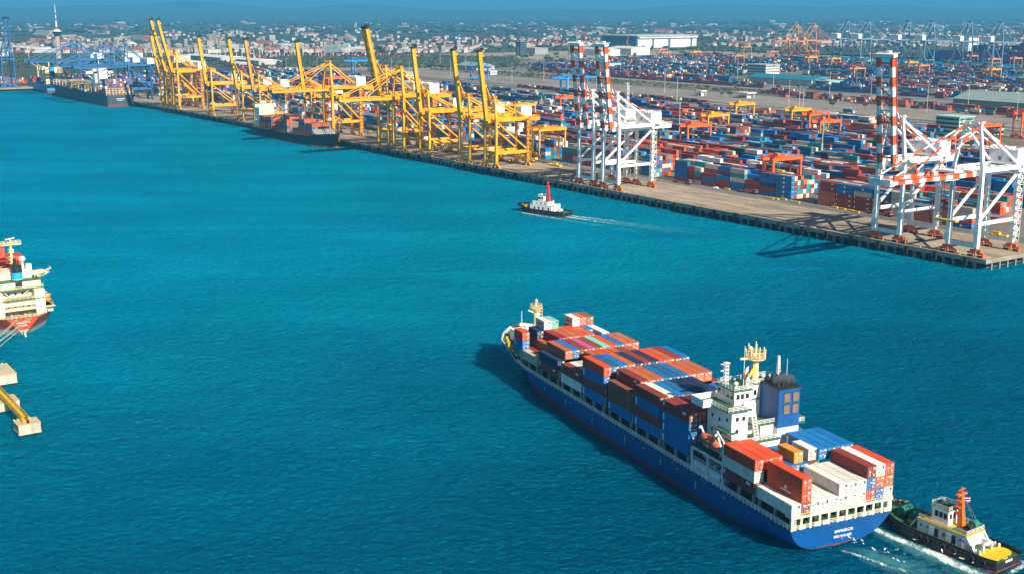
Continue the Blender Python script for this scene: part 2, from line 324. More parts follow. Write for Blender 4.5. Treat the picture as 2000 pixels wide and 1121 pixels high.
for i in range(50):
    o = link('bollard', b_me, quay); o.location = (-2.2, 334 + i * 21.6, QZ)
# hills on the horizon
m = MB(); nx, ny = 90, 8
for j in range(ny):
    for i in range(nx):
        x = -16000 + i * 32000 / (nx - 1); y = 15000 + j * 1300
        h = max(0, MN.fractal(Vector((x * .00018, y * .0002, 3.1)), 1.0, 2.0, 4)) * 300 + 110 + 40 * MN.noise(Vector((x * .0007, y * .0006, 0)))
        h *= [0, .35, .7, .95, 1, .95, .7, 0][j]
        m.v.append((x, y, QZ - .3 + max(0, h)))
for j in range(ny - 1):
    for i in range(nx - 1): m.f.append((j * nx + i, j * nx + i + 1, (j + 1) * nx + i + 1, (j + 1) * nx + i)); m.m.append(0)
tag(m.build('hills', land, None, True), kind='structure')
# haze: one even volume of air
hz = bpy.data.materials.new('haze'); hz.use_nodes = True; t = hz.node_tree; t.nodes.remove(t.nodes['Principled BSDF'])
pv = t.nodes.new('ShaderNodeVolumePrincipled'); pv.inputs['Color'].default_value = (.09, .48, .90, 1); pv.inputs['Density'].default_value = HAZE_D; pv.inputs['Anisotropy'].default_value = 0.0
t.links.new(pv.outputs[0], t.nodes['Material Output'].inputs['Volume'])
m = MB(); m.box(-21000, 21000, -700, 26500, -4, 720); tag(m.build('haze', hz), kind='stuff')
# ------------------------------------------------------------------ ship-to-shore cranes (x landward, y along the quay, z up from the quay)
def sts(label, c, g=27.0, s=14.8, zs=4.0, zp=15.0, zg=38.5, za=58.5, L=52.0, up=True, ang=83, back=18, leg=1.7, house=(8.5, 15, 6.2), brace='up', twin=True,
        bands=None, bogm=None, apex_h=None, housem=None, reel=False, wide=1.5, cab=True):
    o = empty('ship_to_shore_crane', (0, 0, 0), 0, label, 'crane')
    bogm = bogm or c; hm = housem or white; h = s / 2; bw = (4.0 if brace == 'up' else 3.0) if twin else 0
    for x in (0, g):
        for y in (-h, h):
            def lg(m, x=x, y=y):
                m.beam((x, y, zs), (x, y, zp), leg * 1.25, leg * 1.25, 0); m.beam((x, y, zp), (x, y, zg + 1), leg, leg, 0)
                if brace == 'down': m.beam((x, y, zs), (x + (1 if x == 0 else -1) * .4, y, zs - .1), leg * 1.5, leg * 1.5)
            part(lg, 'leg', c, o)
            def bg(m, x=x, y=y):
                m.beam((x, y - 2.6, zs - 1.2), (x, y + 2.6, zs - 1.2), .9, 1.1); m.box(x - .8, x + .8, y - .5, y + .5, zs - 1.4, zs - .05)
                for k in (-2.4, 2.4):
                    m.beam((x, y + k - 1.7, zs - 2.3), (x, y + k + 1.7, zs - 2.3), .8, .9); m.box(x - .5, x + .5, y + k - .4, y + k + .4, zs - 2.2, zs - .9)
                    for q in (-1.3, -.45, .45, 1.3): m.tube((x - .3, y + k + q, .48), (x + .3, y + k + q, .48), .46, None, 8, 1)
                    m.box(x - .9, x + .9, y + k - 1.9, y + k - 1.5, .2, 1.5)
            part(bg, 'bogie', [bogm, dark], o)
        part(lambda m: m.beam((x, -h - 1, zs + .8), (x, h + 1, zs + .8), 1.5, 1.7), 'sill_beam', c, o)
        part(lambda m: m.beam((x, -h, zg - 1), (x, h, zg - 1), 1.5, 2.0), 'cross_beam', c, o)
    for y in (-h, h):
        part(lambda m: m.beam((0, y, zp), (g, y, zp), 1.2, 1.6 if brace == 'up' else 2.2), 'portal_beam', c, o)
        part(lambda m: (m.beam((0, y, zp + 1), (g, y, zg - 2), 1.0, 1.0) if brace == 'up' else m.beam((0, y, zg - 1), (g, y, zp + 1), 1.0, 1.0)), 'diagonal_brace', c, o)
        part(lambda m: m.beam((0, y, zg + .5), (g, y, zg + .5), 1.1, 2.0), 'top_beam', c, o)
    if brace == 'up': part(lambda m: m.beam((g, -h, zp), (g, h, zp), 1.0, 1.3), 'tie_beam', c, o)
    else: part(lambda m: m.beam((0, -h, zp), (0, h, zp), 1.0, 1.6), 'tie_beam', c, o)
    ys = (-bw, bw) if twin else (0,)
    zb = zg - .6
    def gird(m):
        for y in ys: m.box(-3, g + back, y - wide / 2, y + wide / 2, zb - 1.6, zb + 1.0)
        for k in range(5): m.beam((k * (g + back - 6) / 4, -bw - .4, zb - .4), (k * (g + back - 6) / 4, bw + .4, zb - .4), .8, .8)
        m.rail([(-2, -bw - 1.6, zb + 1), (g + back, -bw - 1.6, zb + 1), (g + back, bw + 1.6, zb + 1), (-2, bw + 1.6, zb + 1)], 1.2, 6, .18, 0, 2)
    part(gird, 'girder', c, o)
    # boom
    T = Matrix.Translation((-3.2, 0, zb)) @ Matrix.Rotation(R(ang if up else 0), 4, 'Y')
    bands = bands or [c]
    def boom(m):
        m.T = T; nb = len(bands); n = max(1, round(L / 4.6)) if nb > 1 else 1
        for k in range(n):
            x0, x1 = -L * k / n, -L * (k + 1) / n; mi = k % nb
            for y in ys: m.box(x1, x0, y - wide / 2, y + wide / 2, -1.6 + .5 * k / n, .9, mi)
        for k in range(9):
            x = -L * (k + .5) / 9; mi = int((-x / L) * n) % nb
            if twin: m.beam((x, -bw, -.4), (x, bw, -.4), .7, .7, mi)
            if twin and k < 8: m.beam((x, -bw, 0), (x - L / 9, bw, 0), .35, .35, mi)
        for y in ((-bw - 1.3, bw + 1.3) if twin else (-1.4, 1.4)): m.beam((-1, y, .9), (-L, y, .9), .35, .25, 0)
        for y in ys:
            for f in (.5, .94): m.box(-L * f - .8, -L * f + .8, y - .5, y + .5, .9, 2.8, 0)
    part(boom, 'boom', bands, o)
    def tip(m):
        m.T = T; m.box(-L - 1.6, -L, -bw - 1.6, bw + 1.6, -1.4, 1.4); m.rail([(-L - 1.8, -bw - 1.8, 1.4), (-L - 1.8, bw + 1.8, 1.4)], 1.3, 2, .2)
        m.box(-L - 2.6, -L - .6, -1.2, 1.2, 1.2, 3.0)
    part(tip, 'boom_tip', dark if brace == 'down' and up else c, o)
    # apex frame, stays
    hz_ = za; ax = 1.0; ay = min(h * .55, 4.0)
    def apex(m):
        for y in (-1, 1):
            m.beam((0, y * h, zg + 1), (ax, y * ay, hz_), leg * .9, leg * .9, 0, leg * .7, leg * .7)
        m.beam((ax, -ay - .8, hz_), (ax, ay + .8, hz_), 1.6, 1.4); m.beam((ax * .5, -(h + ay) / 2, (zg + hz_) / 2), (ax * .5, (h + ay) / 2, (zg + hz_) / 2), .6, .6)
        m.rail([(ax - 1.4, -ay - 1, hz_ + .7), (ax - 1.4, ay + 1, hz_ + .7), (ax + 1.4, ay + 1, hz_ + .7), (ax + 1.4, -ay - 1, hz_ + .7), (ax - 1.4, -ay - 1, hz_ + .7)], 1.3, 2, .18)
        for y in (-ay * .6, ay * .6): m.tube((ax - .5, y, hz_ + .9), (ax + .5, y, hz_ + .9), .9, None, 8)
    part(apex, 'apex_frame', c, o)
    tb = len(bands) > 1
    for y in (-1, 1):
        part(lambda m: m.beam((ax, y * ay, hz_), (g, y * (h if brace == 'up' else ay), zg + 1.4), .95 if not tb else 1.05), 'backstay', c, o)
        if not up:
            def fs(m):
                for f, w in ((.5, .55), (.94, .55)):
                    p = Vector((ax, y * ay, hz_)); q = T @ Vector((-L * f, y * bw, 2.4)); n = 8 if tb else 1
                    for k in range(n): m.beam(p.lerp(q, k / n), p.lerp(q, (k + 1) / n), w, w, k % len(bands))
            part(fs, 'forestay', bands, o)
        else:
            def fs(m):
                p = Vector((ax - .8, y * ay, hz_)); q = T @ Vector((-L * .5, y * bw, 2.4)); k1 = p.lerp(q, .45) + Vector((3.2, 0, -9)); n = 3 if tb else 1
                for a_, b_ in ((p, k1), (k1, q)):
                    for k in range(n): m.beam(a_.lerp(b_, k / n), a_.lerp(b_, (k + 1) / n), .5, .5, (k + 1) % len(bands))
            part(fs, 'forestay', bands, o)
        if tb:
            def rs(m):
                p = Vector((ax, y * ay * .6, hz_)); q = Vector((g + back - 3, y * bw, zb + 1))
                for k in range(10): m.beam(p.lerp(q, k / 10), p.lerp(q, (k + 1) / 10), .45, .45, k % 2)
            part(rs, 'rear_stay', bands, o)
    if house:
        hx, hy, hh = house; x0 = g - 1.5 if brace == 'up' else g - 3
        def hs(m):
            m.box(x0, x0 + hx, -hy / 2, hy / 2, zg + 1.6, zg + 1.6 + hh, 0); m.box(x0 - .6, x0 + hx + .6, -hy / 2 - .6, hy / 2 + .6, zg + 1.1, zg + 1.59, 1)
            m.rail([(x0, -hy / 2, zg + 1.6 + hh), (x0 + hx, -hy / 2, zg + 1.6 + hh), (x0 + hx, hy / 2, zg + 1.6 + hh), (x0, hy / 2, zg + 1.6 + hh), (x0, -hy / 2, zg + 1.6 + hh)], 1.1, 3, .14)
            for y in (-hy * .28, hy * .1): m.box(x0 - .08, x0 - .002, y - .8, y + .8, zg + 2.6, zg + 4.6, 2)
            m.box(x0 + 2, x0 + hx - 2, -2, 2, zg + 1.6 + hh, zg + 2.6 + hh, 0)
        part(hs, 'machinery_house', [hm, c, steel], o)
    if cab:
        cx = 6 if up else -L * .35
        part(lambda m: (m.box(cx - 1.5, cx + 1.5, bw - .5, bw + 2.5, zb - 5.2, zb - 2.4, 0), m.box(cx - 1.55, cx + 1.2, bw - .52, bw + 2.52, zb - 4.6, zb - 3.2, 1), m.box(cx - 2, cx + 8, -bw, bw, zb - 2.3, zb - 1.61, 2)), 'operator_cab', [white, glass, c], o)
    if not up and cab:
        xt = -L * .35 + 6
        part(lambda m: (m.box(xt - 1.2, xt + 1.2, -6.1, 6.1, zb - 21, zb - 20.2, 1), m.box(xt - 3, xt + 3, -bw - 1, bw + 1, zb + 1.0, zb + 1.9, 2), [m.beam((xt + i, j, zb - 20.2), (xt + i, j, zb + 1), .16, .16, 0) for i in (-.9, .9) for j in (-2.4, 2.4)]), 'spreader', [dark, tyellow, c], o)
    def stairs(m):
        x = g; y = -h - 1.9; z = zs; k = 0
        while z < zg - 2:
            d = 1.3 if k % 2 else -1.3
            m.beam((x - d, y, z), (x + d, y, z + 3), .5, .25); m.box(x - 1.7, x + 1.7, y - .5, y + 1.0, z + 2.9, z + 3.05)
            m.beam((x - 1.6, y - .5, z), (x - 1.6, y - .5, z + 3), .14, .14); m.beam((x + 1.6, y - .5, z), (x + 1.6, y - .5, z + 3), .14, .14); m.beam((x - 1.7, y - .5, z + 4), (x + 1.7, y - .5, z + 4), .16, .16)
            z += 3; k += 1
    part(stairs, 'stairs', c, o)
    part(lambda m: m.box(-.2 if brace == 'up' else 4, 2 if brace == 'up' else 8, h + .9, h + 2.2, zp - .2 if brace == 'down' else zs + 2, zp + 2.4 if brace == 'down' else zs + 5, 0), 'electrical_box', white, o)
    if reel:
        part(lambda m: (m.tube((5.5, -h - 1.3, zp + .2), (5.5, -h - .8, zp + .2), 2.6, None, 18, 0), m.torus((5.5, -h - 1.5, zp + .2), (0, 1, 0), 1.9, .7, 18, 6, 1)), 'cable_reel', [steel, mat('faded_red_cable', (.30, .10, .06), .7)], o)
    return o
Z_W = ['white crane with its orange-banded boom raised, %s']
cw_up = sts('white quay crane with orange-banded boom raised, farther left of the middle pair', white, bands=[boomor, white], bogm=orange, za=58.5, L=50)
cw_up.location = QW(612.5, 0); cw_up.rotation_euler.z = RQ
cw_dn = sts('white crane with orange-banded boom lowered over the water, nearest the quay corner', white, up=False, bands=[boomor, white], bogm=orange, za=58.5, L=56)
cw_dn.location = QW(335, 0); cw_dn.rotation_euler.z = RQ
ysm = dict(s=14.0, zs=3.6, zp=10.5, zg=33.5, za=48, L=48, leg=1.6, back=15, brace='down', twin=False, wide=2.5, house=(9, 7, 6))
cy = sts('yellow quay crane with raised boom, last of the yellow row before the white cranes', yellow, **ysm)
cy.location = QW(722, 0); cy.rotation_euler.z = RQ
ybig = dict(s=16.5, zs=4.0, zp=13.5, zg=42.5, za=64, leg=2.0, back=20, brace='down', house=(9, 16, 7), reel=True)
cyd = sts('yellow quay crane with lowered boom beside the raised twin-beam crane', yellow, up=False, L=49, **ybig)
cyd.location = QW(853, 0); cyd.rotation_euler.z = RQ
cyt = sts('tall yellow quay crane with two parallel boom beams raised', yellow, up=True, L=54, ang=78, **ybig)
cyt.location = QW(878, 0); cyt.rotation_euler.z = RQ
ymono = dict(ybig); ymono.update(twin=False, wide=3.6)
cym = sts('big yellow crane with thick raised boom, right one of the tall pair', yellow, up=True, L=57, ang=77, **ymono)
cym.location = QW(1358, 0); cym.rotation_euler.z = RQ
blu = dict(ybig); blu.update(house=(9, 14, 6), zg=42, za=66, reel=False, leg=1.3, wide=1.1)
cb = sts('blue quay crane with lowered boom, nearest the tall yellow pair', bluecr, up=False, L=60, twin=True, **{k: v for k, v in blu.items() if k != 'twin'})
cb.location = QW(1530, 0); cb.rotation_euler.z = RQ
gry = dict(ybig); gry.update(house=(10, 18, 9), zg=50, za=86, reel=False, s=18, g=30, brace='up', leg=2.0)
cg = sts('grey-blue quay crane of the far terminal, nearest of its row', greycr, up=False, L=62, **gry)
# far terminal quay faces the other way, so its cranes are turned round
cg.location = QW(1395, 1585); cg.rotation_euler.z = RQ + pi
org = dict(gry); org.update(za=78, zg=44, house=(8, 12, 5))
co = sts('pale orange quay crane of the far terminal, right one of two', palor, up=False, L=55, housem=palor, **org)
co.location = QW(1845, 1585); co.rotation_euler.z = RQ + pi
reg()
def put(o, a, b, label, rz=RQ, dz=0):
    return dup(o, QW(a, b, QZ + dz), rz, label)
put(cw_up, 588, 0, 'white quay crane with orange-banded boom raised, nearer right of the middle pair')
put(cw_up, 377, 0, 'white quay crane with orange-banded boom raised, beside the lowered one at the right')
G_Y = 'yellow quay cranes'
put(cy, 756, 0, 'yellow quay crane with raised boom, second of the yellow row from the white cranes')
put(cy, 813, 0, 'yellow quay crane with raised boom just right of the lowered boom')
put(cy, 1017, 0, 'yellow quay crane with raised boom behind the cranes of the black feeder ship')
m_old = MATS['weathered_yellow_paint']
o5 = put(cy, 1132, 0, 'weathered brownish yellow quay crane with raised boom near the feeder ship stern')
for ch in o5.children:
    if ch.data.materials[0] == yellow:
        ch.data = ch.data.copy(); ch.data.materials[0] = m_old
put(cy, 1174, 0, 'yellow quay crane with raised boom, just left of the weathered brownish crane')
put(cy, 1256, 0, 'yellow quay crane with raised boom standing apart right of the tall pair')
put(cy, 1403, 0, 'yellow quay crane with slim raised boom, leftmost of the yellow row')
put(cym, 1381, 0, 'big yellow crane with thick raised boom, left one of the tall pair')
put(cyd, 977, 0, 'yellow quay crane with lowered boom working over the black feeder ship')
put(cb, 1585, 0, 'blue quay crane with lowered boom over the grey container ship bridge')
put(cb, 1618, 0, 'blue quay crane with lowered boom over the grey container ship forward bays')
put(cb, 1738, 0, 'blue quay crane with lowered boom over the bow of the grey container ship')
put(cb, 1768, 0, 'blue quay crane with lowered boom, farthest along in front of the tall tower')
cbu = sts('blue quay crane with raised boom at the left edge, standing on its own jetty', bluecr, up=True, L=56, ang=82, **{k: v for k, v in blu.items()})
cbu.location = QW(1868 + 2, -62); cbu.rotation_euler.z = RQ + pi / 2
for ch, lb in ((1460, 'second'), (1545, 'third'), (1602, 'fourth'), (1700, 'fifth'), (1755, 'sixth')):
    put(cg, ch, 1585, 'grey-blue quay crane of the far terminal, %s of its row from the right' % lb, RQ + pi)
put(co, 1895, 1585, 'pale orange quay crane of the far terminal, left one of two', RQ + pi)
dk = dict(gry); dk.update(house=(10, 16, 8), zg=50, za=88)
cd = sts('dark blue quay crane with yellow boom across the far basin, left one of two', mat('dark_blue_crane_paint', (.02, .06, .17), .5), up=False, L=66, **dk)
cd.location = QW(1590, 2012); cd.rotation_euler.z = RQ
for ch in cd.children:
    if ch.name.split('.')[0] in ('boom', 'girder', 'boom_tip'):
        ch.data.materials.clear(); ch.data.materials.append(yellow)
reg()
put(cd, 1560, 2012, 'dark blue quay crane with yellow boom across the far basin, right one of two')

# ------------------------------------------------------------------ yard gantries: rubber-tyred and rail-mounted
def gantry(name, label, c, span=24.0, base=8.0, h=20.0, over=0, w=1.1, apexes=False, trolley_at=.3, rail_mounted=False):
    o = empty(name, (0, 0, 0), 0, label, 'gantry crane')
    for x in (0, span):
        for y in (-base / 2, base / 2):
            part(lambda m: m.beam((x, y, 1.8), (x, y, h), w, w * 1.1), 'leg', c, o)
            part(lambda m: [m.tube((x - .35, y + k, .75), (x + .35, y + k, .75), .75, None, 10) for k in (-1.1, 1.1)], 'wheel', rubber if not rail_mounted else dark, o)
        part(lambda m: (m.beam((x, -base / 2 - 2, 1.6), (x, base / 2 + 2, 1.6), w * 1.1, 1.1), m.box(x - .9, x + .9, -1.6, 1.6, 2.1, 4.2)), 'sill_beam', c, o)
        part(lambda m: m.beam((x, -base / 2, h - .3), (x, base / 2, h - .3), w, w), 'end_beam', c, o)
    for y in (-base / 2, base / 2):
        def gb(m):
            m.box(-1 - over, span + 1 + over, y - w * .6, y + w * .6, h, h + 1.7); m.rail([(-over, y + (1 if y > 0 else -1), h + 1.7), (span + over, y + (1 if y > 0 else -1), h + 1.7)], 1.1, 4, .14)
            if apexes:
                for x in (span * .12, span * .88):
                    m.beam((x, y, h + 1.7), (x, y, h + 7.5), .7); m.beam((x, y, h + 7.5), (x - span * .34, y, h + 1.7), .4); m.beam((x, y, h + 7.5), (x + span * .34, y, h + 1.7), .4)
        part(gb, 'girder', c, o)
    tx = span * trolley_at
    part(lambda m: (m.box(tx - 2.6, tx + 2.6, -base / 2 - .4, base / 2 + .4, h + 1.75, h + 2.5), m.box(tx - 1.6, tx + 1.4, -1.8, 1.8, h + 2.5, h + 4.4), m.rail([(tx - 2.6, -base / 2, h + 2.5), (tx + 2.6, -base / 2, h + 2.5), (tx + 2.6, base / 2, h + 2.5), (tx - 2.6, base / 2, h + 2.5), (tx - 2.6, -base / 2, h + 2.5)], 1.1, 2, .12)), 'trolley', [c], o)
    part(lambda m: (m.box(tx - 3.4, tx - 1.4, 1.2, 3.2, h - 3, h - .6, 0), m.box(tx - 3.43, tx - 1.37, 1.15, 3.25, h - 2.3, h - 1.2, 1)), 'operator_cab', [white, glass], o)
    part(lambda m: (m.box(tx - 1.2, tx + 1.2, -6.1, 6.1, h - 6.2, h - 5.6), [m.beam((tx + i, j, h - 5.6), (tx + i, j * .6, h + 1.7), .1) for i in (-.9, .9) for j in (-2, 2)]), 'spreader', [tyellow], o)
    return o
RT = 'rubber_tyred_gantry'
ry = gantry(RT, 'yellow yard gantry standing over the container stack between yellow and white quay cranes', yellow); ry.location = QW(750, 60); ry.rotation_euler.z = RQ
ro = gantry(RT, 'orange yard gantry at the front edge of the container yard right of the middle', orange); ro.location = QW(519, 66); ro.rotation_euler.z = RQ
rm = gantry('rail_mounted_gantry', 'sky blue rail gantry over the wagons behind the white cranes', skycr, span=34, base=14, h=19, over=14, w=1.7, apexes=True, rail_mounted=True); rm.location = QW(1325, 520); rm.rotation_euler.z = RQ
reg()
for i, (px, py, lab) in enumerate([(1375, 275, 'yellow yard gantry left of the tall lamp post in the yard'), (1430, 248, 'yellow yard gantry behind the stacks left of the maroon block'), (1538, 262, 'yellow yard gantry in front of the blue-roofed canopy'), (915, 262, 'yellow yard gantry behind the last yellow quay crane'), (1000, 250, 'yellow yard gantry farther back behind the last yellow quay crane')]):
    a, b = to_ab(ground_at(px, py)); put(ry, a, b, lab)
for i, (px, py, lab) in enumerate([(1335, 300, 'orange yard gantry just right of the middle white cranes'), (1592, 290, 'orange yard gantry in the middle rows of the container yard'), (1572, 272, 'orange yard gantry beside the second tall lamp post'), (1985, 270, 'orange yard gantry at the right edge behind the lowered crane'), (1905, 300, 'orange yard gantry behind the lowered white crane boom'), (1862, 330, 'orange yard gantry seen through the legs of the white cranes'), (1090, 232, 'orange yard gantry left behind the middle white cranes'), (600, 205, 'orange yard gantry behind the black feeder ship'), (735, 232, 'orange yard gantry beside the stacks behind the feeder bow'), (570, 212, 'orange yard gantry behind the feeder ship wheelhouse'), (640, 185, 'orange yard gantry farther back behind the feeder ship')]):
    a, b = to_ab(ground_at(px, py)); put(ro, a, b, lab)
for px, py, lab in [(690, 142, 'sky blue rail gantry behind the yellow quay cranes'), (945, 158, 'sky blue rail gantry seen end on beside the white-roofed shed')]:
    a, b = to_ab(ground_at(px, py)); put(rm, a, b, lab, RQ if px < 800 else RQ + pi / 2.2)
far_o = gantry(RT, 'pale orange yard gantry in the far terminal, nearest the road', palor, h=22); far_o.location = ground_at(1663, 165)
far_o.rotation_euler.z = RQ; far_o['group'] = 'pale orange gantries of the far terminal'
reg()
for k, (px, py) in enumerate([(1790, 158), (1890, 134), (1932, 142), (1975, 140), (1580, 122), (1700, 128), (1290, 125), (1500, 124), (1432, 134), (1285, 118), (1530, 118), (1450, 112)]):
    dup(far_o, ground_at(px, py), RQ, 'pale orange yard gantry in the far terminal, %s one in order of nearness' % nth(k + 1), 'pale orange gantries of the far terminal')
for k, (px, py) in enumerate([(1575, 135), (1620, 138), (1770, 147), (1930, 164), (1350, 122)]):
    a, b = to_ab(ground_at(px, py)); put(ry, a, b, 'yellow yard gantry in the far terminal, ' + ['left of the grey cranes', 'below the grey cranes', 'beside the banded boom tips', 'largest, toward the right edge', 'farthest left'][k])
# ------------------------------------------------------------------ shipping containers
CL, CW, CHT = 12.19, 2.44, 2.71
PAL = {'M': ('maroon', (.25, .034, .018)), 'R': ('bright red', (.66, .065, .008)), 'O': ('brick red', (.46, .115, .04)), 'B': ('blue', (.004, .155, .43)), 'N': ('navy blue', (.008, .028, .095)),
       'S': ('steel blue', (.02, .115, .25)), 'W': ('white', (.70, .69, .64)), 'G': ('beige grey', (.48, .45, .35)), 'T': ('teal', (.03, .24, .28)), 'P': ('pink', (.55, .10, .24)),
       'C': ('crimson', (.33, .012, .028)), 'I': ('mint green', (.22, .55, .46)), 'Y': ('amber', (.62, .26, .02)), 'K': ('brown', (.24, .07, .032)), 'E': ('green', (.01, .17, .07))}
CM = {k: mat('container_' + v[0].replace(' ', '_'), v[1], .55, .16, .35, dirt=RUST if k not in 'WG' else (.40, .30, .18), dirt_amt=.28 if k not in 'WG' else .4, rand=.12) for k, v in PAL.items()}
markw = mat('white_stencil_paint', (.75, .75, .72), .6); marky = mat('yellow_label_paint', (.75, .45, .03), .6); markr = mat('red_stencil_paint', (.45, .03, .03), .6); galv = mat('galvanised_bar', (.45, .46, .46), .45, .2, 1, metal=.3); seam = mat('dark_seam', (.03, .03, .03), .8)
_cm = {}
def cont_mesh(k, L, rich, var=0):
    key = (k, L, rich, var)
    if key in _cm: return _cm[key]
    r = random.Random(hash(key) % 1000 if False else ord(k) * 31 + var * 7 + int(L)); m = MB(); w = CW / 2; h = CHT - .04
    if rich:
        e = .06
        m.box(-w + e, w - e, e, L - e, .12, h - .04)
        for x in (-w, w - .14):
            for y in (0, L - .16): m.box(x, x + .14, y, y + .16, 0, h)
            m.box(x, x + .14, .16, L - .16, 0, .15); m.box(x + .01, x + .13, .16, L - .16, h - .13, h - .005)
        for y in (0, L - .16): m.box(-w + .14, w - .14, y + .01, y + .15, h - .13, h - .003); m.box(-w + .14, w - .14, y, y + .14, 0, .15)
        n = int(L / .55)
        for i in range(n):                         # corrugation of the sides and roof bows
            y = .35 + i * (L - .7) / (n - 1)
            for x in (-w + .03, w - .03): m.box(x - .028, x + .028, y - .14, y + .14, .16, h - .14)
            m.box(-w + .2, w - .2, y - .14, y + .14, h - .06, h - .012)
    else:
        m.box(-w, w, 0, L, 0, h); a = .3
        for i in range(3): m.box(-w + a + i * .75, -w + a + .16 + i * .75, -.03, -.002, h * r.uniform(.5, .75), h * .82, 1)
        m.box(w - .7, w - .45, -.03, -.002, .6, .9, 2)
    if var:                                        # company marks on the long side and end: plain light blocks and a diamond
        for sx in (-1, 1):
            x0, x1 = (sx * (w + .004), sx * (w + .02)); xa, xb = min(x0, x1), max(x0, x1)
            if var == 1:
                c = L * .5; m.add([(xa if sx < 0 else xb, c - .95, h * .5), (xa if sx < 0 else xb, c, h * .5 - .8), (xa if sx < 0 else xb, c + .95, h * .5), (xa if sx < 0 else xb, c, h * .5 + .8)], [(0, 1, 2, 3)], 1)
            if var == 2:
                for i in range(6):
                    y = L * .3 + i * .85; m.box(xa, xb, y, y + r.uniform(.4, .66), h * .4, h * .66, 1)
            if var == 3: m.box(xa, xb, L - 1.1, L - .55, .5, h - .45, 1)
            if var == 5:
                for i in range(7): m.box(xa, xb, 1.2 + i * .52, 1.56 + i * .52, h * .42, h * .62, 3)
            if var == 4:
                m.box(xa, xb, 1.5, 3.0, h * .62, h * .85, 1); m.box(xa, xb, L - 1.0, L - .5, h * .5, h * .9, 1)
    me = m.mesh('container_body', [CM[k], markw, marky, markr]); _cm[key] = me; return me
def door_mesh(k, v):
    key = ('d', k, v)
    if key in _cm: return _cm[key]
    r = random.Random(v * 13 + ord(k)); m = MB(); w = CW / 2 - .15; h = CHT - .18
    m.box(-w, -.02, -.02, .06, .16, h, 0); m.box(.02, w, -.02, .06, .16, h, 0); m.box(-.02, .02, -.01, .05, .16, h, 4)  # last box: dark strip along the joint of the two door leaves
    for x in (-.86, -.36, .36, .86):
        m.box(x - .03, x + .03, -.08, -.021, .16, h, 3)
        for z in (.35, 1.0, 1.7, h - .2): m.box(x - .1, x + .1, -.10, -.022, z - .05, z + .05, 3)
    bright = k in 'WGI'
    for i in range(r.randint(5, 8)):
        x = r.choice((-.62, -.1, .3, .62)) + r.uniform(-.15, .1); z = r.uniform(.5, h - .35); m.box(x - .02, x + r.uniform(.14, .42), -.045, -.024, z, z + r.uniform(.1, .3), 5 if bright else r.choice((1, 1, 1, 2)))
    m.box(.3, .98, -.05, -.025, h - .5, h - .2, 5 if bright else 1); m.box(.35, .75, -.05, -.025, .45, .85, 2)
    me = m.mesh('door', [CM[k], markw, marky, galv, seam, dark]); _cm[key] = me; return me
NCONT = [0]
def container(k, M, label, group, L=CL, rich=True, var=0, dv=None, cat='container', name='shipping_container'):
    o = link(name, cont_mesh(k, L, rich, var)); o.matrix_world = M; tag(o, label, cat, group); NCONT[0] += 1
    if rich:
        d = link('door', door_mesh(k, rnd.randrange(3) if dv is None else dv), o)
    return o
# ------------------------------------------------------------------ the big container ship
SH = R(-24.632); SFW = Vector((sin(SH), cos(SH), 0)); SST = Vector((cos(SH), -sin(SH), 0)); SPOS = Vector((71.4, 247.74, 0)); SRZ = -SH
ship = empty('container_ship', SPOS, SRZ, 'large blue container ship with red boot-top loaded with containers, seen from astern', 'ship')
SM = Matrix.Translation(SPOS) @ Matrix.Rotation(SRZ, 4, 'Z')
def hull_mat(name, rgb, worn, rust):
    m = bpy.data.materials.new(name); m.use_nodes = True; t = m.node_tree; L = t.links; b = t.nodes['Principled BSDF']; b.inputs['Roughness'].default_value = .45
    tc = t.nodes.new('ShaderNodeTexCoord')
    def nz(sc, st, det=6):
        mp = t.nodes.new('ShaderNodeMapping'); mp.inputs['Scale'].default_value = st; L.new(tc.outputs['Object'], mp.inputs[0]); n = t.nodes.new('ShaderNodeTexNoise'); n.inputs['Scale'].default_value = sc; n.inputs['Detail'].default_value = det; n.inputs['Roughness'].default_value = .7; L.new(mp.outputs[0], n.inputs['Vector']); return n.outputs[0]
    def rng(v, lo, hi, o0, o1):
        r = t.nodes.new('ShaderNodeMapRange'); r.inputs[1].default_value = lo; r.inputs[2].default_value = hi; r.inputs[3].default_value = o0; r.inputs[4].default_value = o1; L.new(v, r.inputs[0]); return r.outputs[0]
    def mix(f, a, c):
        x = t.nodes.new('ShaderNodeMix'); x.data_type = 'RGBA'; L.new(f, x.inputs[0])
        if isinstance(a, tuple): x.inputs[6].default_value = (*a, 1)
        else: L.new(a, x.inputs[6])
        x.inputs[7].default_value = (*c, 1); return x.outputs[2]
    c = mix(rng(nz(.06, (1, 1, 2)), .4, .65, 0, .7), rgb, worn)
    sp = t.nodes.new('ShaderNodeSeparateXYZ'); L.new(tc.outputs['Object'], sp.inputs[0]); cb = t.nodes.new('ShaderNodeCombineXYZ'); L.new(sp.outputs['Y'], cb.inputs[0]); L.new(sp.outputs['Z'], cb.inputs[1])
    br = t.nodes.new('ShaderNodeTexBrick'); br.inputs['Scale'].default_value = 1; br.inputs['Brick Width'].default_value = 9; br.inputs['Row Height'].default_value = 2.1; br.inputs['Mortar Size'].default_value = .05; L.new(cb.outputs[0], br.inputs[0])
    c = mix(rng(br.outputs['Fac'], 0, 1, 0, .5), c, tuple(v * .4 for v in rgb))
    c = mix(rng(nz(.9, (1, 1, .07)), .6, .74, 0, .5), c, tuple(v * .45 + .01 for v in rgb))
    c = mix(rng(nz(1.4, (1, .8, .12)), .62, .74, 0, .9), c, rust)
    L.new(c, b.inputs['Base Color']); return m
hullblue = hull_mat('blue_hull_paint', (.003, .088, .32), (.012, .055, .16), (.16, .07, .04))
bootred = mat('red_boot_topping', (.27, .03, .018), .6, .3, .25, dirt=(.05, .03, .02), dirt_amt=.6)
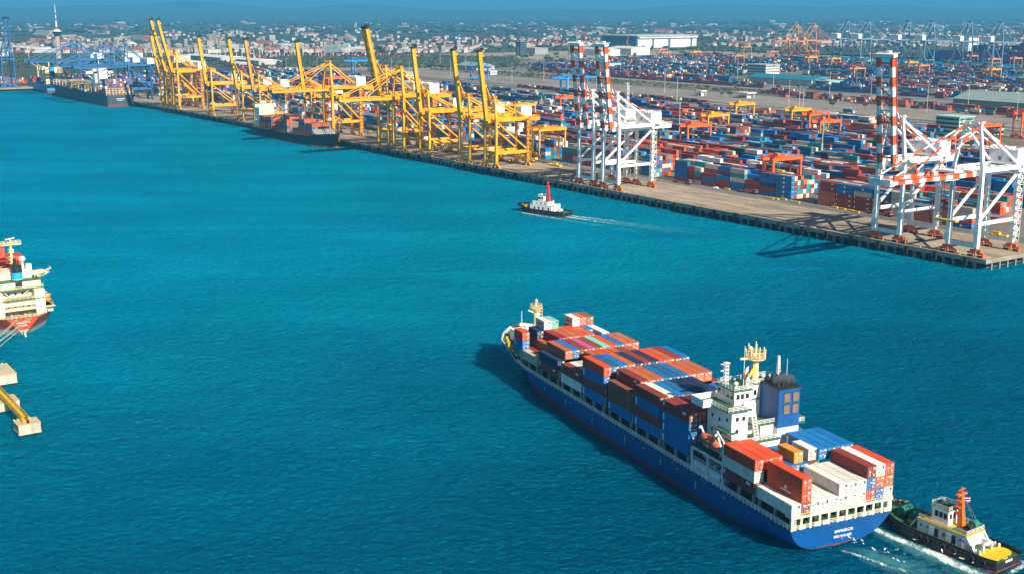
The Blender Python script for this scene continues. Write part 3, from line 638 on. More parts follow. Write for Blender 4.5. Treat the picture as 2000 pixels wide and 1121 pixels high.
def loft(m, rings, mi, close0=True):
    """rings: per station the starboard points from keel to deck; mirrored to port"""
    n = len(rings[0]); base = len(m.v)
    for r_ in rings:
        for sx in (1, -1):
            for x, y, z in r_: m.v.append((x * sx, y, z))
    for i in range(len(rings) - 1):
        for k in range(n - 1):
            a = base + i * 2 * n + k; b = a + 2 * n
            m.f.append((a, b, b + 1, a + 1)); m.m.append(mi[k]); a += n; b += n; m.f.append((a, a + 1, b + 1, b)); m.m.append(mi[k])
    if close0:
        for k in range(n - 1):
            a = base + k; m.f.append((a, a + 1, a + n + 1, a + n)); m.m.append(mi[k])
def interp(tab, y):
    for (y0, *a), (y1, *b) in zip(tab[:-1], tab[1:]):
        if y <= y1:
            f = max(0, (y - y0) / (y1 - y0)); return [p + (q - p) * f for p, q in zip(a, b)]
    return list(tab[-1][1:])
# y, deck half-breadth, waterline half-breadth, deck height, fullness exponent, red top
TAB = [(0, 13.7, 0.5, 6.2, .24, .35), (8, 13.8, 8, 6.2, .28, .4), (20, 13.8, 12.6, 6.2, .4, .5), (32, 13.8, 13.6, 6.2, .8, .7), (105, 13.8, 13.6, 6.2, 1, 1.3), (120, 13.8, 13.0, 6.2, 1.2, 1.5), (130, 13.75, 11.8, 6.4, 1.4, 1.7),
       (138, 13.6, 9.4, 6.9, 1.5, 1.8), (146, 13.2, 6.9, 8.4, 1.6, 1.9), (153, 12.0, 4.6, 9.4, 1.6, 2.0), (158, 9.6, 2.4, 9.9, 1.6, 2.0), (162, 6.2, .9, 10.2, 1.6, 2.0), (165, 3.0, .3, 10.4, 1.6, 2.0), (166.5, .12, .1, 10.6, 1.6, 2.0)]
def hull_ring(y, top=None):
    bd, bw, zd, e, zr = interp(TAB, y); out = []
    for z in (-1.2, .0, zr, zr + .01, zr + (zd - zr) * .2, zr + (zd - zr) * .45, zr + (zd - zr) * .72, zd):
        f = max(0, z) / zd; x = bw + (bd - bw) * f ** e
        yy = y
        if y > 150: yy = y - (y - 150) * .52 * (1 - min(1, f)) ** 1.0     # raked stem
        if y < 12: yy = y + (12 - y) * .12 * (1 - f)
        out.append((x if z >= 0 else bw * .9, yy, z))
    return out
YS = [0, 3, 7, 12, 20, 32, 50, 70, 90, 105, 114, 122, 130, 138, 144, 149, 153, 156, 159, 162, 164, 165.5, 166.5]
part(lambda m: loft(m, [hull_ring(y) for y in YS], [1, 1, 1, 0, 0, 0, 0]), 'hull', [hullblue, bootred], ship)
hm_ = mat('chalky_white_marks', (.5, .52, .54), .7, .4, 1.0)
for y, z, h in ((104, 3, 2.0), (88, 3, 1.6), (70, 2.6, 2.4), (52, 3, 1.8), (118, 3.6, 1.2), (36, 2.6, 2)): part(lambda m: m.box(-13.84, -13.8, y, y + .3, z, z + h), 'hull_mark', hm_, ship)
for y in (101, 80, 60, 44, 24): part(lambda m: m.box(-13.84, -13.8, y, y + .9, 4.6, 4.8), 'hull_mark', hm_, ship)
def bulw(m):
    ys = [138, 141, 144, 149, 153, 156, 159, 162, 164, 165.5, 166.5]
    for sx in (1, -1):
        for y0, y1 in zip(ys[:-1], ys[1:]):
            a, b = interp(TAB, y0), interp(TAB, y1); h0 = min(1, (y0 - 138) / 8) * 1.1; h1 = min(1, (y1 - 138) / 8) * 1.1
            p = [(sx * a[0], y0, a[2] - .02), (sx * b[0], y1, b[2] - .02), (sx * (b[0] + .1), y1, b[2] + h1), (sx * (a[0] + .1), y0, a[2] + h0)]
            q = [(x * .985 - sx * .12, y - .05, z) for x, y, z in p]
            m.add(p, [(0, 1, 2, 3)], 1); m.add(p + q, [(7, 6, 5, 4), (3, 2, 6, 7)], 0)
part(bulw, 'bulwark', [mat('bulwark_cream', (.66, .62, .52), .5, .2, .4), hullblue], ship)
def deckf(m):
    for y0, y1 in zip(YS[:-1], YS[1:]):
        if y0 >= 138: break
        a, b = interp(TAB, y0), interp(TAB, y1); m.quad((-a[0] + .05, y0, a[2] - .05), (a[0] - .05, y0, a[2] - .05), (b[0] - .05, y1, b[2] - .05), (-b[0] + .05, y1, b[2] - .05))
    ys = [138, 144, 149, 153, 156, 159, 162, 164, 165.5]
    for y0, y1 in zip(ys[:-1], ys[1:]):
        a, b = interp(TAB, y0), interp(TAB, y1); m.quad((-a[0] + .15, y0, a[2] - .2), (a[0] - .15, y0, a[2] - .2), (b[0] - .15, y1, b[2] - .2), (-b[0] + .15, y1, b[2] - .2))
    m.quad((-13, 138, 6), (13, 138, 6), (13, 138, 6.7), (-13, 138, 6.7))
part(deckf, 'deck', deckgreen, ship)
def rails(m):
    m.rail([(sx * 13.65, y, 6.2) for y in (1, 20, 40, 60, 80, 100, 120, 132)] + [(sx * 13.5, 138, 6.9)], 1.3, 1.5, .17)
for sx in (-1, 1): part(rails, 'railing', white, ship)
def gallery(m):                                                   # open mooring gallery under the last bay
    m.box(-13.7, 13.7, -.25, .5, 8.85, 9.35, 0); m.box(-13.7, 13.7, .5, 2, 9.0, 9.36, 0)
    for i in range(12):
        x = -13.3 + i * 26.6 / 11; m.box(x - .28, x + .28, -.1, .5, 6.16, 8.85, 0)
    m.box(-13.2, 13.2, 5.2, 5.5, 6.16, 9.2, 1)
    m.rail([(-13.5, -.05, 6.2), (13.5, -.05, 6.2)], 1.05, 1.2, .11)
    for i in range(12):
        if i % 3 != 1: x = -11.5 + i * 2.1; m.box(x, x + 1.5, -.12, -.07, 6.3, 7.1, 0)
    for sx in (-13.55, 12.2):
        for k in range(7): m.box(sx, sx + 1.3, -.2, .1, 6.3 + k * .4, 6.42 + k * .4, 0)
    m.rail([(-13.6, -.2, 9.36), (13.6, -.2, 9.36)], .5, 2.5, .09, 0, 1)
part(gallery, 'mooring_gallery', [mat('cream_gallery_paint', (.72, .66, .5), .5, .2, .4, dirt=RUST, dirt_amt=.5), mat('gallery_bulkhead', (.02, .03, .025), .8)], ship)
def winches(m):
    for x in (-10, -6, 1, 7, 11): m.tube((x, 2.6, 7.3), (x + 1.6, 2.6, 7.3), .75, None, 10, 0); m.box(x - .3, x + 1.9, 2, 3.2, 6.2, 6.8, 1)
    for x, y in ((-9, 150), (5, 150), (-6, 158), (2, 158.6)): m.tube((x, y, 10.2), (x + 2, y, 10.2), .8, None, 10, 0); m.box(x - .5, x + 2.4, y - 1, y + 1, 9.0, 9.8, 1)
    for x, y in ((-11.2, 147), (-10.6, 150.5), (-9.6, 153.5), (-8.6, 156.5), (9, 149), (7, 157), (-11.5, 144), (-3, 162)): m.tube((x, y, 8.2), (x, y, 10.3), .4, None, 8, 2 if y > 148 else 1); m.box(x + .8, x + 2.2, y - .6, y + .7, 8.2, 9.6, 1)
part(winches, 'mooring_winch', [deckgreen, dark, tyellow], ship)
BAYY = {10: 0, 9: 13.5, 8: 40.2, 7: 53.6, 6: 67.6, 5: 82.35, 4: 95.6, 3: 110.0, 2: 123.9, 1: 134.0}
Z0 = 9.38
def coam(m):
    for b, y in BAYY.items():
        w = 11 if b > 2 else 9; L = CL if b > 1 else 6.2
        m.box(-w, w, y + .3 if b < 10 else 5.5, y + L - .2, 6.16, Z0 - .12, 0)
        for sx in (-1, 1):
            for yy in (y + .4, y + L * .5, y + L - .4):
                if b != 1: m.box(sx * 13.1 - .3, sx * 13.1 + .3, yy - .3, yy + .3, 6.16, Z0 - .1, 1)
    for b in (9, 8, 7, 6, 5, 4, 3, 2):
        y = BAYY[b] - .62 if b != 9 else 12.85
        for i in range(12): x = -13.3 + i * 26.6 / 11; m.box(x - .12, x + .12, y - .25, y + .25, Z0 - .1, Z0 + 2.6, 1)
        m.box(-13.4, 13.4, y - .3, y + .3, Z0 + 2.6, Z0 + 2.75, 1)
part(coam, 'hatch_coaming', [mat('hatch_cover_paint', (.05, .06, .06), .7, .4, .4), mat('lashing_bridge_paint', (.30, .31, .28), .6, .3, .5, dirt=RUST, dirt_amt=.5)], ship)
# accommodation block, bridge, funnel, masts
def accom(m):
    m.box(-13.2, 13.2, 27.2, 39.2, 6.16, 9.0, 0); m.box(-10.2, 13.0, 27.2, 39.2, 9.0, 13.4, 0); m.box(-9.5, -5, 28.6, 38.6, 13.4, 23.5, 0); m.box(-5, 9.5, 34.8, 38.6, 13.4, 23.5, 0)
    m.box(-9.8, 2.2, 26.0, 28.6, 13.0, 13.4, 1); m.box(-6, 2.4, 26.2, 31, 13.4, 16.2, 0); m.box(-9.6, 2.4, 25.6, 31, 16.2, 16.5, 1)
    m.box(-1.5, 2.4, 28.4, 31, 16.5, 19.2, 0); m.box(-3.5, 2.4, 28.0, 31.0, 19.2, 19.45, 1)
    m.box(2.4, 8.4, 27.0, 36.6, 9.0, 18.3, 0)
    m.box(-11.2, -4.6, 27.6, 39.4, 23.5, 23.8, 1); m.box(-4.6, 11.2, 34.2, 39.4, 23.5, 23.8, 1); m.box(-5, 2.4, 31, 34.8, 13.4, 19.0, 0); m.box(-5, 2.4, 30.6, 34.8, 19.0, 19.3, 1)
    for sx in (-1, 1): m.box(min(sx * 11.2, sx * 13.7), max(sx * 11.2, sx * 13.7), 34.4, 39.4, 23.3, 23.8, 0)
    for sx in (-1, 1): m.box(min(sx * 8.4, sx * 11), max(sx * 8.4, sx * 11), 28, 34, 18.2, 18.5, 1); m.box(min(sx * 8.4, sx * 11.6), max(sx * 8.4, sx * 11.6), 27.5, 33, 14.6, 14.9, 1)
    for y in range(6): m.box(-9.6 + .09, -9.51, 30 + y * 1.3, 30.9 + y * 1.3, 6.8, 8.4, 0)
part(accom, 'accommodation_block', [white, deckgreen], ship)
def wheelh(m):
    m.box(-7.2, -2.4, 31.2, 38.4, 23.8, 27.2, 0); m.box(-2.4, 7.2, 34.4, 38.4, 19.3, 27.2, 0); m.box(-7.5, -2.1, 30.9, 38.7, 27.2, 27.45, 1); m.box(-2.1, 7.5, 34.1, 38.7, 27.2, 27.45, 1)
    for sx in (-1, 1):
        a, b = sorted((sx * 7.2, sx * 13.7)); m.box(a, b, 39.2, 39.4, 23.8, 25.2, 0); x = sx * 13.7; m.box(min(x, x - sx * .2), max(x, x - sx * .2), 34.4, 39.2, 23.8, 25.2, 0); a, b = sorted((sx * 11.2, sx * 13.7)); m.box(a, b, 34.4, 34.6, 23.8, 25.2, 0)
wh = part(wheelh, 'wheelhouse', [white, deckgreen], ship)
for y in (32.2, 34.0, 35.8, 37.4): part(lambda m: m.box(-7.26, -7.2, y - .55, y + .55, 25.3, 26.6), 'window', glass, wh)
for x in (-6.2, -5, -3.6): part(lambda m: m.box(x - .45, x + .45, 31.14, 31.2, 25.3, 26.5), 'window', glass, wh)
for x in (.9,): part(lambda m: m.box(x - .4, x + .4, 34.33, 34.4, 24.6, 25.8), 'window', glass, wh)
for y, z in ((36.5, 20.5), (33.5, 20.3), (36.5, 17), (33.0, 16.8), (30.5, 21)): part(lambda m: m.box(-9.57, -9.5, y - .3, y + .3, z - .45, z + .45), 'porthole', glass, ship)
for x, z in ((-8, 21.5), (-6.2, 21.5), (-8, 18.5), (-7, 14.8)): part(lambda m: m.box(x - .4, x + .4, 28.52, 28.6, z - .5, z + .5), 'window', glass, ship)
for z, pts in ((23.8, [(-11.2, 34.4), (-11.2, 27.6), (-4.7, 27.6), (-4.7, 31)]), (27.45, [(-7.4, 31), (-2.2, 31), (-2.2, 34.2), (7.4, 34.2), (7.4, 38.6), (-7.4, 38.6), (-7.4, 31)]), (16.5, [(-9.5, 28.4), (-9.5, 25.7), (2.3, 25.7)]), (19.45, [(-3.4, 30.9), (-3.4, 28.1), (2.3, 28.1)]), (13.4, [(-13.2, 27.4), (-9.6, 26.2), (2, 26.2)]),
                   (18.5, [(8.4, 28.1), (10.9, 28.1), (10.9, 33.9)]), (14.9, [(8.4, 27.6), (11.5, 27.6), (11.5, 33)])):
    part(lambda m: m.rail([(x, y, z) for x, y in pts], 1.1, 1.3, .1), 'house_railing', white, ship)
def hstair(m):
    for k in range(12):                                           # outside stairs behind the bridge
        f = k / 11; m.box(-4.2, -3.2, 26.6 - .1 + f * 2.2, 26.9 + f * 2.2, 16.6 + f * 7, 16.72 + f * 7)
    for x in (-4.2, -3.2): m.beam((x, 26.6, 16.6), (x, 28.8, 23.6), .12, .3); m.beam((x, 26.6, 17.6), (x, 28.8, 24.6), .1, .1)
part(hstair, 'outside_stairs', white, ship)
fun = part(lambda m: (m.box(2.4, 8.4, 27.0, 36.6, 18.3, 27.7, 0), m.box(2.2, 8.6, 26.7, 36.9, 27.7, 28.0, 1)), 'funnel', [mat('funnel_blue_paint', (.004, .085, .32), .5, .25, .2, dirt=(.01, .015, .03), dirt_amt=.5), dark], ship)
for x in (3.7, 6.2):
    for z in (21.5, 24.4):
        part(lambda m: (m.box(x, x + 1.9, 26.93, 27.0, z, z + 2.4, 1), [m.box(x + .12, x + 1.78, 26.86, 26.93, z + .12 + k * .24, z + .27 + k * .24, 0) for k in range(9)], m.box(x + .9, x + 1.0, 26.84, 26.86, z, z + 2.4, 0)), 'louvre', [mat('louvre_bronze', (.25, .19, .12), .5), dark], fun)
part(lambda m: [m.tube((3.6 + i * 1.3, 29 + j * 2.2, 28), (3.6 + i * 1.3, 29 + j * 2.2, 29.2 + .3 * (i % 2)), .38, None, 8) for i in range(4) for j in range(3)], 'exhaust_pipe', dark, fun)
def mast(m):
    m.tube((1.2, 35.2, 27.4), (1.2, 35.2, 33.2), .95, .8, 10, 0); m.tube((1.2, 35.2, 32.6), (1.2, 35.2, 33.4), 1.0, 2.3, 12, 0); m.tube((1.2, 35.2, 33.4), (1.2, 35.2, 33.6), 2.4, None, 14, 0)
    m.rail([(1.2 + 2.3 * cos(a * pi / 5), 35.2 + 2.3 * sin(a * pi / 5), 33.6) for a in range(11)], 1.5, 1.2, .14)
    for a in range(7): x = 1.2 + 2.2 * cos(a * 2 * pi / 7); y = 35.2 + 2.2 * sin(a * 2 * pi / 7); m.beam((x, y, 33.6), (x + .2 * cos(a), y, 35.9 + (a % 3) * .4), .22)
    m.tube((1.2, 35.2, 33.6), (1.2, 35.2, 37.6), .22, .12, 6); m.beam((-1.6, 35.2, 34.4), (4, 35.2, 34.4), .2); m.beam((-3.2, 35.2, 33.8), (-1, 35.2, 33.6), .3, .5); m.sphere((.2, 36, 35.8), .6, nu=8, nv=6)
part(mast, 'radar_mast', cream, ship)
def antm(m):
    for x in (-6.9, -6.1):
        for y in (35.6, 36.3): m.beam((x, y, 27.45), (x, y, 33.2), .13)
    for k in range(7): m.box(-7.1, -5.9, 35.5, 36.4, 27.9 + k * .85, 28.05 + k * .85)
    m.beam((-8, 36, 32.8), (-5.4, 36, 32.8), .2); m.beam((-8, 36, 31.2), (-6, 36, 31.2), .2); m.tube((-2.8, 34, 27.4), (-2.8, 34, 37.2), .09, .05, 5)
    for x, y, r in ((-5.6, 33, .55), (-1, 35, .5), (4.2, 36, .6), (5.6, 35, .45), (-3.6, 31.5, .4)): m.tube((x, y, 27.4), (x, y, 28.2), .2, None, 6); m.sphere((x, y, 28.6), r, nu=8, nv=6)
    for x in (7.4, 8.1):
        for y in (34.5, 35.2): m.beam((x, y, 28), (x + (7.75 - x) * .5, y + (34.85 - y) * .5, 33.4), .12)
    for k in range(8): m.box(7.4 + k * .02, 8.1 - k * .02, 34.5, 35.2, 28.4 + k * .6, 28.5 + k * .6)
    m.tube((8.9, 33, 28), (8.9, 33, 33), .07, .04, 5)
part(antm, 'antenna_mast', white, ship)
def foremast(m):
    x, y = .4, 153.2; m.tube((x, y, 8.9), (x, y, 19.5), .95, .9, 10); m.tube((x, y, 18.3), (x, y, 19.6), 1.0, 1.9, 12); m.tube((x, y, 19.6), (x, y, 19.8), 2.0, None, 12)
    m.rail([(x + 1.9 * cos(a * pi / 5), y + 1.9 * sin(a * pi / 5), 19.8) for a in range(11)], 1.2, 1.2, .12); m.tube((x, y, 19.8), (x, y, 22.8), .2, .12, 6); m.beam((x - 2.9, y, 19.2), (x - .8, y, 18.2), .4); m.tube((x, y, 21.8), (x, y, 22.5), .45, None, 8)
    for k in range(10): m.box(x + .9, x + 1.9, y - .5, y + .5, 9.8 + k * .95, 9.95 + k * .95)
    for dx in (.9, 1.9): m.beam((x + dx, y - .5, 9.4), (x + dx, y - .5, 20), .12)
part(foremast, 'foremast', cream, ship)
def bwater(m):
    m.box(-7.6, 7.6, 156.0, 156.3, 9.0, 13.0); m.box(-7.6, -7.3, 153, 156, 9.0, 13.0)
    for k in range(7): m.box(-7.4 + k * 2.4, -7.2 + k * 2.4, 155.2, 156, 9.0, 12.7)
    for k in range(3): m.box(-7.5, 7.5, 155.5, 156, 9.9 + k, 10.05 + k)
    m.tube((-5.4, 152, 9.1), (-5.4, 152, 19.5), .14, .08, 6); m.rail([(-4.6, 150, 13.2), (-1.5, 150, 13.2), (-1.5, 152, 13.2), (-4.6, 152, 13.2), (-4.6, 150, 13.2)], 1.4, 1.2, .13); m.box(-4.7, -1.4, 149.9, 152.1, 9.0, 13.2)
part(bwater, 'breakwater', white, ship)
def sideframe(m):                                                 # boat deck frames on the port side
    for z in (9.3, 12.4): m.beam((-13.5, 25.7, z), (-13.5, 38.6, z), .35, .5)
    for y in (25.7, 32, 38.6): m.beam((-13.5, y, 6.2), (-13.5, y, 12.4), .4)
    m.beam((-13.5, 25.7, 12.4), (-13.5, 25.7, 17.6), .4); m.beam((-13.5, 25.7, 17.6), (-12.2, 30.4, 18.6), .35)
    for z, y0, y1 in ((9.0, 25.7, 39.2), (12.2, 25.7, 39.2)): m.box(-13.4, -10.2, y0, y1, z - .02, z + .1, 1)
    m.rail([(-13.4, 26, 9.3), (-13.4, 38.4, 9.3)], 1.1, 1.5, .09); m.rail([(-10.4, 26, 12.6), (-10.4, 38.4, 12.6)], 1.1, 1.5, .09)
    for y in (29.5, 36.0):
        m.beam((-10.8, y, 12.4), (-12.2, y, 16.6), .4); m.beam((-12.2, y, 16.6), (-13.0, y, 18.4), .4); m.beam((-13.0, y, 18.4), (-13.4, y, 17.9), .35)
    for y in (27.5, 30.5, 33): m.tube((-12.6, y, 10.0), (-11.4, y, 10.0), .5, None, 8)
part(sideframe, 'boat_deck', [mat('pale_blue_white_paint', (.62, .70, .72), .5, .15, .4), deckgreen], ship)
for s_, x, z, sz in (('BANGKOK', 1.2, 3.35, 1.05), ('IMO 9161600', 1.2, 1.95, .86)):
    text(s_, 'lettering', sz, white, ship, (x, .0 + 12 * .12 * (1 - z / 6.2) - .1, z), (R(90), 0, 0), .05)
# lifeboat, flags
lb = empty('lifeboat', SM @ Vector((-12.3, 33.0, 14.4)), SRZ, 'orange enclosed lifeboat hanging in davits on the port side of the blue ship', 'lifeboat')
def lbh(m):
    rs = []
    for i in range(13):
        t = i / 12 * 2 - 1; w = 1.35 * (1 - abs(t) ** 2.6) ** .6 + .04; rs.append([(w * .15, t * 3.8, -.2 + .5 * abs(t) ** 3), (w * .8, t * 3.8, .35), (w, t * 3.8, 1.0), (w * .93, t * 3.75, 1.5), (w * .6, t * 3.6, 2.15), (.02, t * 3.5, 2.4)])
    loft(m, rs, [0, 0, 0, 1, 1])
part(lbh, 'hull', [mat('lifeboat_orange', (.62, .13, .04), .45), mat('lifeboat_canopy', (.70, .16, .045), .45)], lb, True)
part(lambda m: m.box(-.75, .75, -3.1, -1.5, 2.0, 2.9), 'steering_cabin', mat('bright_lifeboat_orange', (.85, .25, .01), .45), lb)
def flag(name, label, cols, loc, rz, w=2.2, h=1.4, droop=.8, horiz=False):
    m = MB(); n = len(cols)
    for i in range(8):
        x0, x1 = w * i / 8, w * (i + 1) / 8; f = lambda x: (.12 * sin(x * 4), -droop * x * x / w)
        for k in range(n if horiz else 1):
            z0, z1 = (h * k / n, h * (k + 1) / n) if horiz else (0, h)
            (ya, za), (yb, zb) = f(x0), f(x1); mi = k if horiz else min(n - 1, int(i * n / 8)); d = .02
            m.add([(x0, ya, z0 + za), (x1, yb, z0 + zb), (x1, yb, z1 + zb), (x0, ya, z1 + za), (x0, ya + d, z0 + za), (x1, yb + d, z0 + zb), (x1, yb + d, z1 + zb), (x0, ya + d, z1 + za)], [(0, 1, 2, 3), (7, 6, 5, 4)], mi)
    o = m.build(name, cols); o.location = loc; o.rotation_euler = (0, 0, rz); return tag(o, label, 'flag')
fr, fb, fw_ = mat('flag_red', (.6, .02, .03), .8), mat('flag_blue', (.01, .03, .22), .8), mat('flag_white', (.75, .75, .75), .8)
flag('flag', 'blue white and red flag flying from the mast above the bridge', [fb, fw_, fr], SM @ Vector((-.8, 33.9, 31.2)), SRZ + pi, 2.2, 1.3, 1.0)
flag('flag', 'plain yellow flag flying from the mast above the bridge', [mat('flag_yellow', (.8, .5, .01), .8)], SM @ Vector((.2, 33.5, 30.8)), SRZ + pi, 1.6, 1.3, 1.0)
# smoke from the funnel
sk = bpy.data.materials.new('exhaust_smoke'); sk.use_nodes = True; t = sk.node_tree; t.nodes.remove(t.nodes['Principled BSDF']); pv = t.nodes.new('ShaderNodeVolumePrincipled')
pv.inputs['Color'].default_value = (.30, .36, .42, 1); pv.inputs['Density'].default_value = .55; t.links.new(pv.outputs[0], t.nodes['Material Output'].inputs['Volume'])
m = MB(); rs = random.Random(3)
for i in range(9): m.sphere((3.0 + i * .55, 30 + rs.uniform(-1, 1), 29.2 + rs.uniform(-.3, .5)), .75 + rs.random() * .5, nu=10, nv=8)
o = m.build('smoke', sk); o.matrix_world = SM; tag(o, kind='stuff')
# cargo
BAYS = {10: [['W'], ['M', '*R', 'R'], ['W'], ['W'], ['W'], ['W', 'W'], ['W', 'W'], ['W', 'W'], ['R', 'B', 'M'], ['B', 'O', 'W'], ['W', 'O', 'R']],
        9: [['M', 'W', 'R'], ['M', 'M', 'R'], ['M', 'M', 'R'], ['B', 'B'], ['B', 'B'], ['B', 'B'], ['B', 'M'], ['N', 'N', 'B'], ['N', 'N', 'B'], ['N', 'N', 'B'], ['N', 'N', 'B']],
        8: [['B', 'B', 'B', 'M']] + [['B', 'B', 'B', 'M']] * 4 + [['B', 'B', 'M']] * 6,
        7: [['B', 'M', 'B', 'M'], ['B', 'M', 'B', 'W'], ['B', 'M', 'M', 'B'], ['B', 'M', 'M', 'S'], ['B', 'M', 'M', 'N']] + [['B', 'M', 'M', 'N']] * 2 + [['B', 'M', 'B']] * 4,
        6: [['B', 'K', 'K'], ['B', 'B', 'M', 'M'], ['B', 'B', 'M', 'O'], ['B', 'B', 'M', 'O'], ['B', 'B', 'B', 'B'], ['B', 'B', 'B', 'S'], ['B', 'B', 'B', 'B'], ['B', 'B', 'B', 'O'], ['B', 'B', 'B', 'O'], ['B', 'B', 'B', 'O'], ['B', 'B', 'M']],
        5: [['B', 'M', 'B', 'R'], ['B', 'M', 'B', 'S'], ['B', 'M', 'B', 'B'], ['B', 'M', 'B', 'O'], ['B', 'M', 'B', 'N'], ['B', 'M', 'B', 'M'], ['B', 'M', 'B', 'N'], ['B', 'M', 'B', 'R'], ['B', 'M', 'B', 'O'], ['B', 'M', 'B', 'M'], ['B', 'M', 'B', 'B']],
        4: [['W', 'M'], ['W', 'W'], ['M', 'G'], ['M', 'M', 'O'], ['M', 'M', 'R'], ['M', 'M', 'R'], ['M', 'M', 'O'], ['M', 'M', 'K'], ['M', 'M', 'O'], ['M', 'M'], ['M', 'M']],
        3: [['M', 'N'], ['M', 'M', 'O'], ['M', 'M', 'B'], ['M', 'M', 'M'], ['M', 'M', 'P'], ['M', 'M', 'K'], ['M', 'M', 'I'], ['M', 'M', 'R'], ['M', 'M', 'B'], ['M', 'M', 'O'], ['M', 'M', 'O']],
        2: [['G'], ['M'], ['M', 'O'], ['M', 'M', 'C'], ['M', 'M', 'O'], ['M', 'M', 'O'], ['M', 'M', 'R'], ['M', 'M', 'O'], ['M', 'M'], ['N', 'N', 'W'], ['M']],
        1: [['T', 'B', 'R'], [], ['M', 'M', 'N'], ['M', 'M', 'M', 'W'], ['M', 'M', 'M', 'I'], ['M', 'M'], ['M', 'M'], ['M', 'M', 'M', 'W'], ['M', 'M', 'M', 'O'], ['M', 'M', 'M', 'K'], []]}
BAYW = {10: 'bay at the very stern', 9: 'bay just behind the white house', 8: 'bay just ahead of the bridge', 7: 'second bay ahead of the bridge', 6: 'third bay ahead of the bridge', 5: 'bay amidships with the bright red corner', 4: 'fourth bay from the bow', 3: 'bay with the pink top', 2: 'second bay from the bow', 1: 'short bay nearest the bow'}
SG = 'containers stacked on the blue ship'
ROWW = 2.473
for b, rows in BAYS.items():
    y = BAYY[b]; L = 6.06 if b == 1 else CL; aft = BAYS.get(b + 1) if b not in (8, 10) else None
    for r_, st in enumerate(rows):
        x = (r_ - 5) * ROWW
        for k, c in enumerate(st):
            port = r_ == 0 or len(rows[r_ - 1]) <= k
            back = aft is None or len(aft[r_]) <= k or b == 1
            stb = r_ < 10 and len(rows[r_ + 1]) <= k
            if b == 8 and r_ > 2 and k < len(st) - 1: back = False
            if not (k == len(st) - 1 or port or back or stb): continue
            cc = c.replace('*', ''); lab = '%s container, %s, %s row from port, %s' % (PAL[cc][0], 'topmost' if k == len(st) - 1 else 'lowest' if k == 0 else nth(k) + ' up', nth(r_), BAYW[b])
            v = 0
            if port and cc in 'BS': v = 3
            elif port and cc in 'M': v = 4 if (b + k) % 2 else 0
            if b == 1 and c == 'W': v = 5
            co_ = container(cc, SM @ Matrix.Translation((x, y, Z0 + k * (CHT + .02))), lab, SG, L, True, v)
            if c[0] == '*':
                m = MB(); xx = -CW / 2 - .05; m.tube((xx, 5.6, 1.75), (xx + .03, 5.6, 1.75), .42, None, 12)
                for i in range(6): m.box(xx, xx + .03, 3.8 + i * .62, 4.24 + i * .62, .8, 1.15)
                m.build('emblem', markw, co_)
# 20-foot boxes: reefers behind the house, short blue ones forward
container('Y', SM @ Matrix.Translation((-5 * 0 + (5 - 5.6) * ROWW, 13.9, Z0 + 2 * (CHT + .02))), 'short amber reefer container with a framed door on the blue boxes behind the funnel', SG, 6.06)
container('W', SM @ Matrix.Translation(((6 - 4.9) * ROWW, 14.2, Z0 + 2 * (CHT + .02))), 'short white reefer container beside the amber reefer behind the funnel', SG, 6.06)
container('B', SM @ Matrix.Translation(((8 - 5) * ROWW, BAYY[2] + 5.5, Z0 + 2 * (CHT + .02))), 'short blue container beside the long white one in the second bay from the bow', SG, 6.06)
# ------------------------------------------------------------------ harbour craft
def ship_root(name, a, b, rz, label, cat, z=0.0): return empty(name, QW(a, b, z), rz, label, cat)
blackhull = mat('black_hull_paint', (.012, .014, .017), .5, .3, .3, dirt=(.09, .05, .03), dirt_amt=.4)
tugred = mat('tug_mast_red', (.62, .04, .02), .45); tugor = mat('tug_mast_orange', (.80, .15, .01), .45)
woodw = mat('bare_wood', (.35, .17, .06), .8)
def simple_rings(L, B, zd, bow=.3, stern=.12, flare=1.0, sheer=0.0, n=18, zk=-1.0, transom=.75, rake=2.5, zr=.3):
    out = []
    for i in range(n + 1):
        t = i / n; y = t * L
        if t < stern: f = transom + (1 - transom) * math.sqrt(t / stern)
        elif t > 1 - bow: f = max(.0, 1 - ((t - 1 + bow) / bow) ** 2.2)
        else: f = 1
        bd = max(.06, B / 2 * f); bw = max(.04, B / 2 * (f ** (1.0 + .8 * flare) if t > .5 else f ** 1.3))
        z1 = zd + sheer * max(0, (t - .55) / .45) ** 2; r_ = []
        for z in (zk, 0, zr, zr + .02, zr + (z1 - zr) * .5, z1):
            g = max(0, z) / z1; x = bw + (bd - bw) * g ** 1.3; yy = y - (rake * (1 - min(1, g)) * max(0, (t - .7) / .3) if t > .7 else 0); r_.append((x, yy, z))
        out.append(r_)
    return out
def rdeck(m, rings, dz, inset=.2, mi=0):
    for r0, r1 in zip(rings[:-1], rings[1:]):
        (x0, y0, z0), (x1, y1, z1) = r0[-1], r1[-1]; x0 = max(.02, x0 - inset); x1 = max(.02, x1 - inset); m.quad((-x0, y0, z0 - dz), (x0, y0, z0 - dz), (x1, y1, z1 - dz), (-x1, y1, z1 - dz), mi)
def bulwk(m, rings, h, th=.16, mi=0, i0=0):
    for sx in (1, -1):
        for r0, r1 in zip(rings[i0:-1], rings[i0 + 1:]):
            a, b = Vector(r0[-1]), Vector(r1[-1]); a.x *= sx; b.x *= sx; i = Vector((-sx * th, 0, 0)); u = Vector((0, 0, h))
            m.add([a, b, b + u, a + u, a + i, b + i, b + i + u, a + i + u], [(0, 1, 2, 3), (7, 6, 5, 4), (3, 2, 6, 7)], mi)
